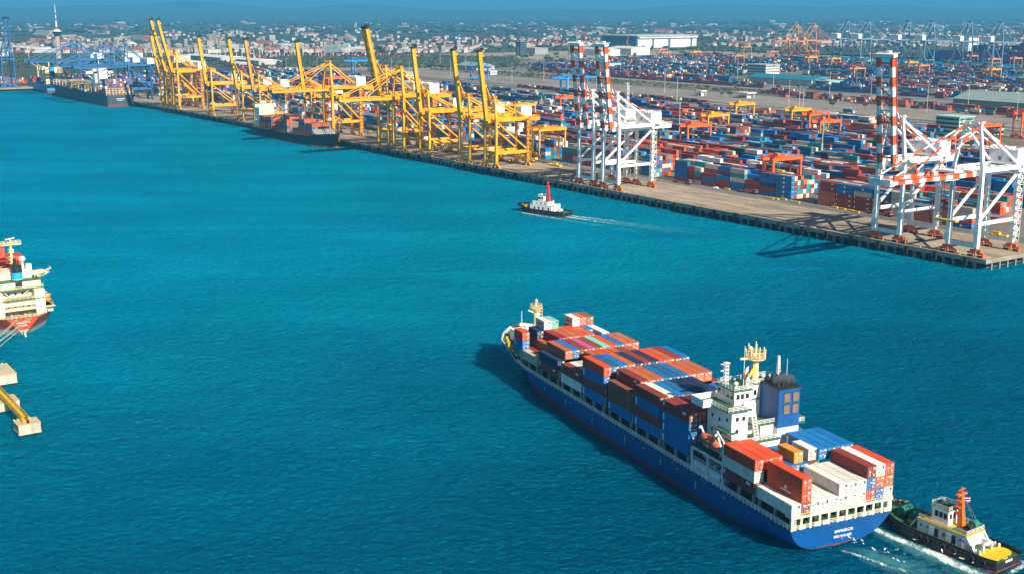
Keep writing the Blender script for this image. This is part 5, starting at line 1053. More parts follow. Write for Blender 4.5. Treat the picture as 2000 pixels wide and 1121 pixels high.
# ------------------------------------------------------------------ cargo on the moored ships and the yard stacks
STK = MB()                                                      # everything past the individually built containers
SKEY = 'MKOBSNTGWREC'; FAV = ['MKB']
def stk(M, L=CL, c=None):
    c = c or (SRN.choice(FAV[0]) if SRN.random() < .6 else SRN.choice('MMMKOOBBBBSNTTGGGWWWREC'))
    STK.T = M; STK.box(-CW / 2, CW / 2, 0, L, 0, CHT - .05, SKEY.index(c)); STK.T = None
SRN = random.Random(31)
def fav(): FAV[0] = SRN.choice(('MKO', 'BBS', 'MBK', 'OOR', 'GWW', 'MBO', 'BTG', 'BBM', 'MBW', 'TGB', 'MMB', 'BNS'))
FM = Matrix.Translation(QW(1096, -15.5, 0)) @ Matrix.Rotation(RQ + pi, 4, 'Z')
rs = random.Random(11)
for y, hts in ((26, (4, 4, 3, 4, 4, 3, 3)), (40, (4, 4, 4, 4, 3, 3, 3)), (60, (3, 3, 4, 5, 5, 4, 4)), (74, (4, 5, 5, 5, 5, 4, 4)), (97, (1, 1, 2, 2, 2, 2, 2)), (110, (5, 5, 5, 5, 4, 4, 3)), (125, (4, 4, 4, 4, 4, 4, 3))):
    for i, h in enumerate(hts):
        for k in range(h):
            x = (3 - i) * 2.55 * 1.05
            c = 'O' if rs.random() < .84 else rs.choice('BBOKS')
            if k < h - 1 and i > 1: continue
            if k == h - 1 or i <= 1 or y in (125, 110):
                container(c, FM @ Matrix.Translation((x * -1 if False else x, y, 8.3 + k * CHT)), '%s container, %s, %s row from quay, feeder %s' % (PAL[c][0], 'topmost' if k == h - 1 else 'lowest' if k == 0 else nth(k) + ' up', nth(6 - i), {26: 'bay next to the wheelhouse', 40: 'second bay', 60: 'third bay', 74: 'middle bay', 97: 'low bay', 110: 'tall bay', 125: 'bay nearest the bow'}[y]), 'containers on the black feeder ship', CL, False)
GM = Matrix.Translation(QW(1497, -20, 0)) @ Matrix.Rotation(RQ, 4, 'Z')
for k in range(17):
    y = 2.6 + k * 14.7
    if 55 < y < 90: continue
    for i in range(13):
        h = (5 if k == 0 else rs.choice((0, 1, 2, 3, 4))) if i > 0 else (5 if k == 0 else 1)
        if 1 <= k <= 2: h = 1 + (i + k) % 2
        for j in range(3 if k else 7):
            if j < h + (3 if k == 0 else 0): stk(GM @ Matrix.Translation(((i - 6) * 2.55, y, 13.6 + j * CHT)))
SBM = Matrix.Translation(QW(1792, -20, 0)) @ Matrix.Rotation(RQ, 4, 'Z')
for y in (30, 48, 78, 92):
    for i in range(8):
        for j in range(rs.choice((2, 3, 3))): stk(SBM @ Matrix.Translation(((i - 3.5) * 2.55, y, 12 + j * CHT)))
MM = Matrix.Translation(QW(1500, 1958, 0)) @ Matrix.Rotation(RQ, 4, 'Z')
for y in range(8, 200, 14):
    for i in range(16):
        for j in range(rs.choice((0, 1, 2, 5))): stk(MM @ Matrix.Translation(((i - 7.5) * 2.55, y, 24 + j * CHT)))
def QM(a, b, z=QZ): return Matrix.Translation(QW(a, b, z)) @ Matrix.Rotation(RQ, 4, 'Z')
WTS = 'MMMMMMMKKKOOOOOBBBBBBSNTTGGGWWR'
YG = 'containers in the front rows of the yard'
ind = 0
SEC = ['by the right cranes', 'by the orange gantry', 'right of the middle cranes', 'behind the middle cranes', 'near the yellow gantry']
for blk in range(14):
    b0 = 61 + blk * 28.0
    if blk == 0: nrow = 6
    else: nrow = 7
    a = 372 + (blk % 3) * 3 - (30 if blk > 1 else 0); sec = 0
    while a < 1960:
        nsl = 9 if blk else 8
        fav(); FAV[0] = 'MBTGMB' if blk == 0 else FAV[0]; lift = rs.choice((-.6, .3, .5, .9, 1.2)) + (.8 if blk == 0 else 0)
        if blk > 0 and rs.random() < .07: a += nsl * 12.75 + 16; sec += 1; continue
        for sl in range(nsl):
            aa = a + sl * 12.75
            if b0 > 330 and aa < 660: continue                     # open ground and offices at the right
            if b0 > 400 and aa > 1250: continue
            for r_ in range(nrow):
                b = b0 + r_ * 2.62
                dens = .5 + .5 * MN.noise(Vector((aa * .02, b * .035, 1.3))) + rs.uniform(-.28, .28)
                h = max(0, min(5, round(1.2 + dens * 4.2 + lift)))
                if sl == nsl - 1 and rs.random() < .3: h = 0
                if blk == 0 and r_ == 0: h = max(2, h)
                if h == 0: continue
                two = rs.random() < .10
                run = rs.choice(FAV[0]) if rs.random() < .6 else rs.choice(WTS)
                for k in range(h):
                    if k < h - 1 and r_ not in (0, 1) and sl not in (0, 1): continue
                    if rs.random() < .6: run = rs.choice(FAV[0]) if rs.random() < .6 else rs.choice(WTS)
                    vis = in_view(QW(aa, b), 10)
                    front = blk == 0 and aa < 640 and vis and (r_ == 0 or sl == 0 or k == h - 1) and not (r_ > 2 and k < h - 1 and sl > 0)
                    if front and ind < 105:
                        ind += 1
                        lab = '%s container, %s, %s stack of %s yard row, %s' % (PAL[run][0], 'topmost' if k == h - 1 else 'lowest' if k == 0 else nth(k) + ' up', nth(sl), nth(r_), SEC[min(sec, 4)])
                        container(run, QM(aa, b, QZ + k * CHT), lab, YG, CL if not two else CL, False, {'B': 1, 'S': 1, 'N': 2, 'T': 2, 'W': 2, 'M': 4, 'R': 2}.get(run, 0) if r_ == 0 or k == h - 1 else 0)
                    elif in_view(QW(aa, b), 140):
                        if two: stk(QM(aa, b, QZ + k * CHT), 6.0); stk(QM(aa + 6.1, b, QZ + k * CHT), 6.0)
                        else: stk(QM(aa, b, QZ + k * CHT))
        a += nsl * 12.75 + (16 if blk else 20); sec += 1
# far terminal, roadside rows and distant stacks
for blk in range(24):
    b0 = 850 + blk * 29
    for s in range(105):
        aa = 760 + s * 13.1
        if (s + blk) % 11 == 0: continue
        v = QW(aa, b0)
        if not in_view(v, 40): continue
        if 860 < b0 < 1130 and 1240 < aa < 1560: continue         # offices and sheds
        if b0 < 1000 and aa < 960: continue
        if aa > 1560 + (b0 - 850) * .5 + 300: continue
        dn = MN.noise(Vector((aa * .009, b0 * .011, 5)))
        if dn < -.22: continue
        if s % 6 == 0: fav()
        for r_ in range(7):
            h = max(0, min(5, round(2.6 + 2.2 * dn + rs.uniform(-1.4, 1.4))))
            for k in range(h):
                if k == h - 1 or r_ == 0 or s % 11 in (1,): stk(QM(aa, b0 + r_ * 2.7, QZ + k * CHT))
def block(px, py, na, nb, h, rz=None):
    p0 = ground_at(px, py); a, b = to_ab(p0)
    for i in range(na):
        for j in range(nb):
            for k in range(max(1, h + rs.choice((-1, 0, 0, 0)))): stk(QM(a + i * 12.8, b + j * 2.7, QZ + k * CHT))
for px in range(490, 840, 6): block(px, 112.5 + rs.uniform(-1.5, 1.5), 1, rs.choice((2, 3)), rs.choice((2, 3, 4)))
for px in range(940, 1220, 7): block(px, 87 + rs.uniform(-1, 1), 1, 3, rs.choice((3, 4, 5)))
for px in range(30, 110, 7): block(px, 103, 1, 3, 3)
for px in range(0, 70, 9): block(px, 164 - px * .02, 1, 4, rs.choice((2, 3, 4)))
for px in range(1060, 1500, 8): block(px, 141 + (px - 1060) * .075, 1, rs.choice((2, 3, 4)), rs.choice((2, 3)))
for px in range(1500, 2000, 9): block(px, 185 + (px - 1500) * .09 + rs.uniform(-3, 3), 1, rs.choice((2, 4, 5)), rs.choice((1, 2, 3)))
SMAT = [mat('stacked_' + PAL[k][0].replace(' ', '_'), PAL[k][1], .6, .18, .35, dirt=RUST if k not in 'WG' else (.4, .3, .18), dirt_amt=.3, isl=.28) for k in SKEY]
tag(STK.build('container_stacks', SMAT), kind='stuff')
# ------------------------------------------------------------------ vehicles and yard furniture
def tractor(label, c, load=None, group=None):
    o = empty('terminal_tractor', (0, 0, 0), 0, label, 'truck', group)
    part(lambda m: (m.box(-1.2, 1.2, 0, 1.9, .9, 2.9, 0), m.box(-1.2, -.1, -1.2, 0, .9, 1.7, 0), m.box(-1.05, 1.05, 1.9, 2.6, .7, 1.3, 1)), 'cab', [c, dark], o)
    part(lambda m: (m.box(-1.0, 1.0, 1.91, 1.96, 1.9, 2.7, 0), m.box(-1.22, -1.2, .3, 1.6, 1.8, 2.7, 0), m.box(1.2, 1.22, .3, 1.6, 1.8, 2.7, 0)), 'window', glass, o)
    part(lambda m: (m.box(-.9, -.5, -14.2, 0, .8, 1.2), m.box(.5, .9, -14.2, 0, .8, 1.2), [m.box(-1.2, 1.2, -14 + k * 2.6, -13.7 + k * 2.6, .9, 1.3) for k in range(5)]), 'trailer', mat('trailer_frame', (.16, .07, .06), .7), o)
    for x in (-1.0, 1.0):
        for y in (1.0, -1.2, -12.2, -13.3): part(lambda m: m.tube((x - .2, y, .5), (x + .2, y, .5), .5, None, 8), 'wheel', rubber, o)
    return o
pinkp = mat('faded_pink_paint', (.45, .12, .18), .6); rs = random.Random(21)
tp = tractor('pink terminal tractor with an empty trailer on the yard road, first from the left', pinkp, None, 'pink tractors with empty trailers')
ty = tractor('yellow terminal tractor parked under the yellow quay cranes', tyellow, None, 'yellow tractors under the yellow cranes')
reg()
for i, (px, py) in enumerate([(1345, 361), (1474, 380), (1627, 404), (1736, 424)]):
    a, b = to_ab(ground_at(px, py))
    if i == 0: tp.location = QW(a, b); tp.rotation_euler.z = RQ + pi
    else: dup(tp, QW(a, b), RQ + pi, 'pink terminal tractor with an empty trailer on the yard road, %s from the left' % nth(i))
spots = [(840, 285), (850, 290), (862, 287), (870, 298), (880, 292), (903, 292), (915, 294), (926, 298), (936, 295), (950, 316), (958, 309), (984, 306), (994, 318), (1004, 320), (1012, 308), (1018, 309), (1040, 318), (1048, 316), (760, 270), (722, 262), (905, 285), (975, 303)]
for i, (px, py) in enumerate(spots):
    p_ = ground_at(px, py)
    if i == 0: ty.location = p_; ty.rotation_euler.z = RQ + pi
    else: dup(ty, p_, RQ + pi + rs.uniform(-.2, .2) + (pi if i % 4 == 1 else 0), 'yellow terminal tractor parked under the yellow quay cranes')
m = MB(); m.box(-.6, .6, -2.2, 2.2, 0, .9); cb_ = m.mesh('barrier', [tyellow])
for i, (px, py) in enumerate([(1500, 388), (1506, 389), (1515, 390), (1530, 391), (1550, 396), (1556, 397), (1630, 407), (1645, 410), (1660, 413), (1672, 416), (1370, 361), (1350, 358), (1420, 371), (1440, 373)]):
    o = link('concrete_barrier', cb_); o.location = ground_at(px, py); o.rotation_euler.z = RQ; tag(o, 'low yellow concrete barrier block on the apron in front of the container stacks', 'barrier', 'yellow barrier blocks along the apron')
def car(label, c, loc, rz):
    o = empty('parked_car', loc, rz, label, 'car')
    part(lambda m: (m.prism([(-.9, -2.2), (.9, -2.2), (.9, 2.2), (-.9, 2.2)], .35, .95), m.add([(-.85, -1.6, .95), (.85, -1.6, .95), (.85, 1.0, .95), (-.85, 1.0, .95), (-.7, -1.0, 1.5), (.7, -1.0, 1.5), (.7, .4, 1.5), (-.7, .4, 1.5)], [(4, 5, 6, 7), (0, 1, 5, 4), (1, 2, 6, 5), (2, 3, 7, 6), (3, 0, 4, 7)])), 'body', c, o)
    for x in (-.85, .85):
        for y in (-1.4, 1.4): part(lambda m: m.tube((x - .12, y, .35), (x + .12, y, .35), .35, None, 10), 'wheel', rubber, o)
    return o
car('dark car parked on the apron between the right white cranes', mat('dark_car_paint', (.03, .035, .04), .3), ground_at(1797, 471), RQ)
car('white car parked on the apron left of the middle white cranes', mat('white_car_paint', (.7, .7, .7), .3), ground_at(1105, 348), RQ); car('white car parked beside the container stacks below the tall stack', MATS['white_car_paint'], ground_at(1397, 370), RQ + .3)
# spreaders and gear laid out on the apron
for px, py, lab in [(1085, 325, 'yellow spreader frame lying on the apron left of the middle white cranes'), (1380, 363, 'grey spreader frame lying before the container stacks'), (1260, 340, 'yellow platform standing under the middle white crane'), (1805, 430, 'yellow spreader frame under the right white cranes'), (1945, 462, 'yellow spreader frame under the lowered white crane')]:
    o = empty('spreader', ground_at(px, py), RQ, lab, 'spreader'); part(lambda m: (m.box(-1.2, 1.2, -6, 6, .5, 1.0), [m.box(-1.2, 1.2, y - .3, y + .3, .2, 1.5) for y in (-6, -2, 2, 6)], m.box(-.8, .8, -2, 2, 1.0, 2.4)), 'frame', tyellow if 'yellow' in lab else steel, o)
# ------------------------------------------------------------------ lamp posts and masts
def lamp(h):
    m = MB(); m.tube((0, 0, 0), (0, 0, h), .32, .2, 6, 0); m.tube((0, 0, h), (0, 0, h + .5), 1.2, 1.2, 8, 1)
    for k in range(6): m.box(1.3 * cos(k * pi / 3) - .3, 1.3 * cos(k * pi / 3) + .3, 1.3 * sin(k * pi / 3) - .3, 1.3 * sin(k * pi / 3) + .3, h - .6, h, 1)
    return m.mesh('lamp_post', [mat('pole_grey', (.50, .52, .53), .5), steel])
lm = lamp(30)
for i, (px, py) in enumerate([(1000, 163), (1062, 160), (1110, 190), (1165, 172), (1298, 182), (1322, 200), (1050, 130), (1012, 120), (880, 150), (910, 140), (765, 150), (800, 160), (690, 150), (620, 150), (560, 150), (1380, 148), (1440, 160), (1510, 170), (1560, 225), (1620, 188), (1700, 200), (1810, 220), (1890, 215), (1985, 235), (1580, 160), (1250, 145), (1212, 150), (860, 132), (1540, 210)]):
    o = link('lamp_post', lm); o.location = ground_at(px, py); tag(o, 'tall thin grey lamp post rising from the rail yard and roads', 'lamp post', 'lamp posts of the port')
lm2 = lamp(36)
for px, py, lab in [(1326, 281, 'tall pale lamp post among the stacks just right of the middle white cranes'), (1566, 250, 'tall pale lamp post beside the yellow yard gantry'), (1604, 322, 'tall pale lamp post among the stacks left of the raised boom'), (1859, 372, 'tall pale lamp post seen between the right white cranes')]:
    o = link('lamp_post', lm2); o.location = ground_at(px, py); tag(o, lab, 'lamp post')
def rw_mast(px, py, h, w, label):
    o = empty('striped_mast', ground_at(px, py), 0, label, 'mast'); part(lambda m: [m.beam((0, 0, h * k / 9), (0, 0, h * (k + 1) / 9), w, w, k % 2) for k in range(9)], 'mast', [mat('mast_red', (.55, .06, .03), .6), white], o)
rw_mast(885, 145, 32, 1.2, 'red and white banded mast behind the yellow quay crane booms'); rw_mast(57, 118, 22, 1.0, 'red and white banded mast near the left edge behind the blue cranes')
o = empty('lattice_mast', QW(640, 70), RQ, 'white lattice mast standing beside the middle white cranes', 'mast')
o.location = ground_at(1222, 345)
part(lambda m: ([m.beam((x, y, 0), (x * .5, y * .5, 62), .3) for x in (-1.2, 1.2) for y in (-1.2, 1.2)], [m.beam((-1.2 * s_ * (1 - k / 40), -1.2, k * 3), (1.2 * s_ * (1 - k / 40), -1.2, k * 3 + 3), .16) for k in range(20) for s_ in (-1, 1)]), 'mast', white, o)
# rail wagons
def wagon(load):
    m = MB(); m.box(-1.3, 1.3, 0, 13.6, .9, 1.3, 1)
    for y in (1.6, 12): m.box(-1, 1, y - 1, y + 1, .1, .9, 1)
    if load: m.box(-1.22, 1.22, .6, 12.8, 1.32, 3.9, 0)
    else: m.box(-1.3, 1.3, .3, 13.2, 1.32, 2.2, 0); m.box(-1.2, 1.2, 12.2, 13.3, 2.2, 3.8, 2)
    return m
wsets = [('grey-blue flat rail wagon with a white end in the near train behind the container yard', 470, 12, 905, False, mat('wagon_grey_blue', (.20, .27, .32), .6)), ('rail wagon carrying a box in the long train beside the sky blue gantry', 545, 26, 1075, True, None), ('rail wagon carrying a box in the farther train beside the sky blue gantry', 553, 24, 1100, True, None)]
for lab, b_, n_, a0, ld, c_ in wsets:
    mes = [wagon(ld).mesh('rail_wagon', [c_ or CM[k], dark, white]) for k in ('MWNMK' if ld else 'M')]
    for i in range(n_ if ld else 24):
        o = link('rail_wagon', mes[i * 7 % len(mes)]); o.location = QW(a0 + i * 15.2, b_, QZ + .1); o.rotation_euler.z = RQ; tag(o, lab, 'rail wagon', 'wagons of the ' + ('near train' if not ld else 'long train' if b_ == 545 else 'farther train'))
def lorry(px, py, c, label, rz):
    o = empty('lorry', ground_at(px, py), rz, label, 'truck'); part(lambda m: m.box(-1.3, 1.3, -9, 3, 1.2, 4.2), 'box_body', c, o); part(lambda m: (m.box(-1.25, 1.25, 3.4, 5.6, .8, 3.6, 0), m.box(-1.1, 1.1, 5.6, 5.65, 2.2, 3.3, 1)), 'cab', [white, glass], o)
    for x in (-1.1, 1.1):
        for y in (-7, -5.6, 4.4): part(lambda m: m.tube((x - .2, y, .5), (x + .2, y, .5), .5, None, 8), 'wheel', rubber, o)
lorry(1660, 222, CM['B'], 'blue box lorry with white cab on the road behind the blue-roofed canopy', RQ + pi); lorry(1880, 222, CM['T'], 'teal lorry on the road toward the right edge', RQ + pi)
# ------------------------------------------------------------------ port buildings
bw_, bpal, bred, bgry, bbl, bgn = (mat('building_white', (.70, .69, .66), .7, .12, .05), mat('building_pale_grey', (.46, .47, .47), .7, .12, .05), mat('roof_red', (.36, .09, .06), .7, .2, .05), mat('roof_grey', (.30, .31, .31), .7, .2, .05), mat('roof_blue', (.03, .22, .42), .55, .15, .05), mat('building_pale_green', (.36, .60, .56), .7, .1, .05))
btan = mat('building_tan', (.52, .40, .28), .7, .12, .05); tealroof = mat('teal_roof', (.02, .20, .27), .55, .15, .05); sage = mat('sage_roof', (.24, .33, .31), .6, .12, .05); bwin = mat('window_dark_blue', (.03, .05, .07), .2)
def bld(name, label, px, py, L_, D_, h, wall, roof, rz=RQ, pitch=0.0, eave=.6, wins=None, cat='building', group=None, loc=None, wx=None):
    o = empty(name, loc or ground_at(px, py), rz, label, cat, group)
    part(lambda m: m.box(-D_ / 2, D_ / 2, -L_ / 2, L_ / 2, -1, h), 'wall', wall, o)
    def rf(m):
        e = eave; z = h
        if pitch: m.add([(-D_ / 2 - e, -L_ / 2 - e, z), (D_ / 2 + e, -L_ / 2 - e, z), (D_ / 2 + e, L_ / 2 + e, z), (-D_ / 2 - e, L_ / 2 + e, z), (0, -L_ / 2 - e, z + pitch), (0, L_ / 2 + e, z + pitch)], [(0, 4, 5, 3), (1, 2, 5, 4), (0, 1, 4), (3, 5, 2), (0, 3, 2, 1)])
        else: m.box(-D_ / 2 - e, D_ / 2 + e, -L_ / 2 - e, L_ / 2 + e, z + .01, z + .6)
    part(rf, 'roof', roof, o)
    if wins:
        nf, nc = wins
        for f in range(nf):
            z = h * (f + .45) / nf
            part(lambda m: m.box(-D_ / 2 - .12, -D_ / 2 - .01, -L_ / 2 + .8, L_ / 2 - .8, z - .7, z + .8), 'window_band', bwin, o)
            part(lambda m: m.box(-D_ / 2 + .8, D_ / 2 - .8, -L_ / 2 - .12, -L_ / 2 - .01, z - .7, z + .8), 'window_band', bwin, o)
    return o
# big shipyard hall with four doors
p0 = ground_at(1243, 95); p1 = ground_at(1360, 92); d = (p1 - p0); Lh = d.length; ang = math.atan2(d.y, d.x)
hall = empty('shipyard_hall', p0, ang, 'huge flat-roofed hall with blue end wall and four white doors in the distance', 'hall')
part(lambda m: m.box(0, Lh, 0, 150, -1, 33), 'wall', mat('hall_blue_cladding', (.06, .15, .26), .6, .1, .02), hall); part(lambda m: m.box(-2, Lh + 2, -5, 152, 33, 36), 'roof', bpal, hall)
part(lambda m: m.box(6, Lh, -6, -.05, 27.5, 31.5), 'canopy', bw_, hall)
for a_, b_ in ((.02, .25), (.28, .51), (.55, .89), (.92, .995)): part(lambda m: m.box(Lh * a_, Lh * b_, -1.2, -.05, 0, 25), 'door', bw_, hall)
for px, py, L_, D_, h, w, r, lab, cat, wn, pt in [
    (1160, 108, 130, 60, 15, bw_, bpal, 'long white shed behind the raised banded booms', 'shed', None, 4), (1228, 107, 90, 60, 16, bw_, bw_, 'white shed beside the blue-ended hall', 'shed', None, 4), (1042, 105, 70, 40, 14, bpal, btan, 'cream warehouse beside the dark tower block', 'warehouse', (3, 8), 0),
    (1018, 110, 18, 18, 34, mat('tower_block_dark', (.05, .08, .11), .6), bgry, 'dark tower block standing alone in the middle distance', 'tower block', (8, 4), 0), (1490, 158, 40, 30, 25, bw_, bpal, 'six storey white office block in the far terminal', 'office', (6, 8), 0),
    (1540, 165, 130, 45, 9, bpal, tealroof, 'long low hall with teal blue roof beside the white office', 'hall', None, 5), (1610, 170, 40, 28, 9, bgn, bgn, 'small pale green building at the end of the teal-roofed hall', 'building', None, 0), (1440, 142, 60, 30, 6, bpal, tealroof, 'low open shed with blue roof left of the white office', 'shed', None, 1),
    (1640, 176, 60, 24, 6, bpal, tealroof, 'low shed with blue roof in front of the tall orange gantry', 'shed', None, 1), (1175, 130, 90, 40, 8, bgn, tealroof, 'green-walled shed with blue roof behind the banded booms', 'shed', None, 2), (1975, 212, 110, 62, 9, bgry, sage, 'large sage green pitched roof hall at the right edge', 'hall', None, 9),
    (1862, 268, 24, 20, 18, bgn, bgn, 'pale turquoise office building behind the white crane apex', 'office', (5, 6), 0), (928, 136, 70, 40, 7, bpal, sage, 'pale low shed with wide pitched roof behind the yellow booms', 'shed', None, 6), (790, 152, 50, 22, 9, bw_, bpal, 'white control building with stepped top among dark trees', 'building', (2, 8), 0),
    (958, 146, 20, 14, 6, bw_, bw_, 'small white hut beside the yellow crane boom', 'hut', (1, 4), 0), (60, 100, 340, 60, 9, bpal, bw_, 'long low white shed behind the leftmost blue crane', 'shed', None, 3), (420, 118, 220, 60, 9, bpal, bw_, 'long white roofed shed behind the yellow cranes', 'shed', None, 3), (505, 125, 120, 50, 8, bpal, bw_, 'shorter white roofed shed right of the long one', 'shed', None, 3),
    (470, 130, 40, 22, 6, bpal, bw_, 'small white hangar among the trees below the long shed', 'shed', None, 3), (1070, 205, 46, 12, 5, bgn, bw_, 'low green and white shed beside the wagons behind the yellow cranes', 'shed', None, 1), (1545, 245, 26, 14, 5, bw_, bpal, 'low white office behind the yellow gantry', 'office', (1, 6), 0),
    (1440, 236, 36, 16, 7, bw_, bw_, 'white two-tier office behind the tall maroon stack', 'office', (2, 7), 0), (1930, 262, 22, 14, 9, bpal, tealroof, 'pale building with green roof right of the turquoise office', 'building', (2, 5), 0), (345, 122, 60, 40, 14, bw_, bw_, 'white box warehouse behind the tall pair of yellow cranes', 'warehouse', None, 0), (255, 118, 50, 40, 16, bw_, bpal, 'white square warehouse behind the blue cranes', 'warehouse', None, 0)]:
    bld('port_building', lab, px, py, L_, D_, h, w, r, RQ, pt, 1.2, wn, cat)
def canopy(px, py, L_, D_, roof, label):
    o = empty('filling_canopy', ground_at(px, py), RQ, label, 'canopy'); part(lambda m: m.box(-D_ / 2, D_ / 2, -L_ / 2, L_ / 2, 6, 7.2), 'roof', roof, o)
    for x in (-D_ * .38, D_ * .38):
        for y in (-L_ * .4, 0, L_ * .4): part(lambda m: m.box(x - .35, x + .35, y - .35, y + .35, 0, 6), 'column', bw_, o)
    part(lambda m: (m.box(-D_ * .25, D_ * .2, -L_ * .3, L_ * .35, 0, 3.6)), 'kiosk', bw_, o); part(lambda m: m.box(-D_ * .25 - .1, -D_ * .25, -L_ * .2, L_ * .2, 1, 2.6), 'window', bwin, o)
canopy(1650, 245, 26, 16, mat('canopy_blue', (.02, .32, .55), .5), 'blue-roofed filling station canopy behind the yellow gantry'); canopy(1455, 192, 24, 16, bw_, 'white-roofed toll canopy beside the road in the middle distance'); canopy(1368, 188, 14, 10, bw_, 'small white-roofed booth beside the rail yard')
# tall observation tower
tw = empty('observation_tower', (-800, 2200, QZ - .3), 0, 'tall concrete tower with dark flared pod and red white and blue spire', 'tower')
part(lambda m: (m.tube((0, 0, 0), (0, 0, 65), 4.2, 3.4, 16), [m.beam((4.0 * cos(a * pi / 4), 4.4 * sin(a * pi / 4), 0), (3.3 * cos(a * pi / 4), 3.3 * sin(a * pi / 4), 65), .9) for a in range(8)]), 'shaft', mat('tower_concrete', (.40, .35, .28), .8, .12, .1), tw)
part(lambda m: (m.tube((0, 0, 64), (0, 0, 72), 4.2, 8.2, 18, 0), m.tube((0, 0, 72), (0, 0, 73), 8.8, None, 18, 1), m.tube((0, 0, 73), (0, 0, 75.5), 6, 4.5, 14, 1)), 'pod', [mat('pod_dark_glass', (.02, .06, .12), .25), bw_], tw)
part(lambda m: [m.tube((0, 0, 75.5 + k * 4.9), (0, 0, 75.5 + (k + 1) * 4.9), 1.7 - k * .17, 1.7 - (k + 1) * .17, 8, (0, 1, 1, 2, 1, 0, 1, 1, 1)[k]) for k in range(9)], 'spire', [MATS['mast_red'], bw_, bbl], tw)
wt = empty('water_tower', ground_at(682, 108), 0, 'white flared water tower on a slender stem in the distance', 'water tower'); part(lambda m: m.tube((0, 0, 0), (0, 0, 15), 2.0, 1.7, 12), 'stem', bw_, wt); part(lambda m: (m.tube((0, 0, 15), (0, 0, 24), 1.8, 4.4, 14), m.tube((0, 0, 24), (0, 0, 25), 4.4, 3, 14)), 'tank', bw_, wt)
for px, py, lab in ((1510, 100, 'dark red luffing crane jib behind the far container yard'), (1225, 100, 'red lattice crane in front of the blue-ended hall')):
    o = empty('luffing_crane', ground_at(px, py), 0, lab, 'crane'); part(lambda m: m.tube((0, 0, 0), (0, 0, 22), 2.5, 2, 8), 'tower', mat('dull_red_paint', (.30, .05, .06), .6), o); part(lambda m: (m.beam((-2, 0, 20), (14 if px > 1400 else 5, 0, 62 if px > 1400 else 46), 3, 3, 0, 1.2, 1.2)), 'jib', MATS['dull_red_paint'], o)
# small wind turbines
wtm = MB(); wtm.tube((0, 0, 0), (0, 0, 19), .7, .45, 6)
for k in range(3): a = k * 2 * pi / 3 + .4; wtm.beam((0, -.8, 19), (6.5 * cos(a), -.8, 19 + 6.5 * sin(a)), .8, .3, 0, .3, .2)
wme = wtm.mesh('wind_turbine', bw_); rs = random.Random(5)
for i in range(34):
    px = 285 + i * 10.5 + rs.uniform(-3, 3); o = link('wind_turbine', wme); o.location = ground_at(px, 113.5 + rs.uniform(-1.5, 1.5)); o.rotation_euler = (0, 0, rs.uniform(-.8, .8)); tag(o, 'small white wind turbine in the long row behind the yellow cranes', 'wind turbine', 'row of small wind turbines')
# ------------------------------------------------------------------ the town
rs = random.Random(77); nb = 0
DIST = MB(); BW = [(mat('town_white', (.52, .49, .44), .8, .2, .05), 'white'), (mat('town_grey', (.34, .33, .31), .8, .2, .05), 'pale grey'), (mat('town_tan', (.42, .32, .22), .8, .2, .05), 'tan'), (mat('town_green', (.30, .42, .38), .8, .2, .05), 'pale green')]; BR = [(bred, 'red roof'), (bgry, 'grey roof'), (mat('town_white_roof', (.55, .54, .52), .8, .2, .05), 'white roof'), (bbl, 'blue roof')]
_bm = {}
def town_mesh(wi, ri, L_, D_, h, pitched):
    m = MB(); m.box(-D_ / 2, D_ / 2, -L_ / 2, L_ / 2, -1, h, 0)
    if pitched: m.add([(-D_ / 2 - .5, -L_ / 2 - .5, h), (D_ / 2 + .5, -L_ / 2 - .5, h), (D_ / 2 + .5, L_ / 2 + .5, h), (-D_ / 2 - .5, L_ / 2 + .5, h), (0, -L_ / 2 - .5, h + D_ * .25), (0, L_ / 2 + .5, h + D_ * .25)], [(0, 4, 5, 3), (1, 2, 5, 4), (0, 1, 4), (3, 5, 2)], 1)
    else: m.box(-D_ / 2 - .3, D_ / 2 + .3, -L_ / 2 - .3, L_ / 2 + .3, h, h + .5, 1)
    if h > 9:
        for f in range(int(h / 3.2)): m.box(-D_ / 2 - .06, D_ / 2 + .06, -L_ / 2 - .06, L_ / 2 + .06, 1.3 + f * 3.2, 2.4 + f * 3.2, 2)
    return m
ZN = [(500, 'behind the blue cranes'), (320, 'behind the tall yellow pair')]
tries = 0
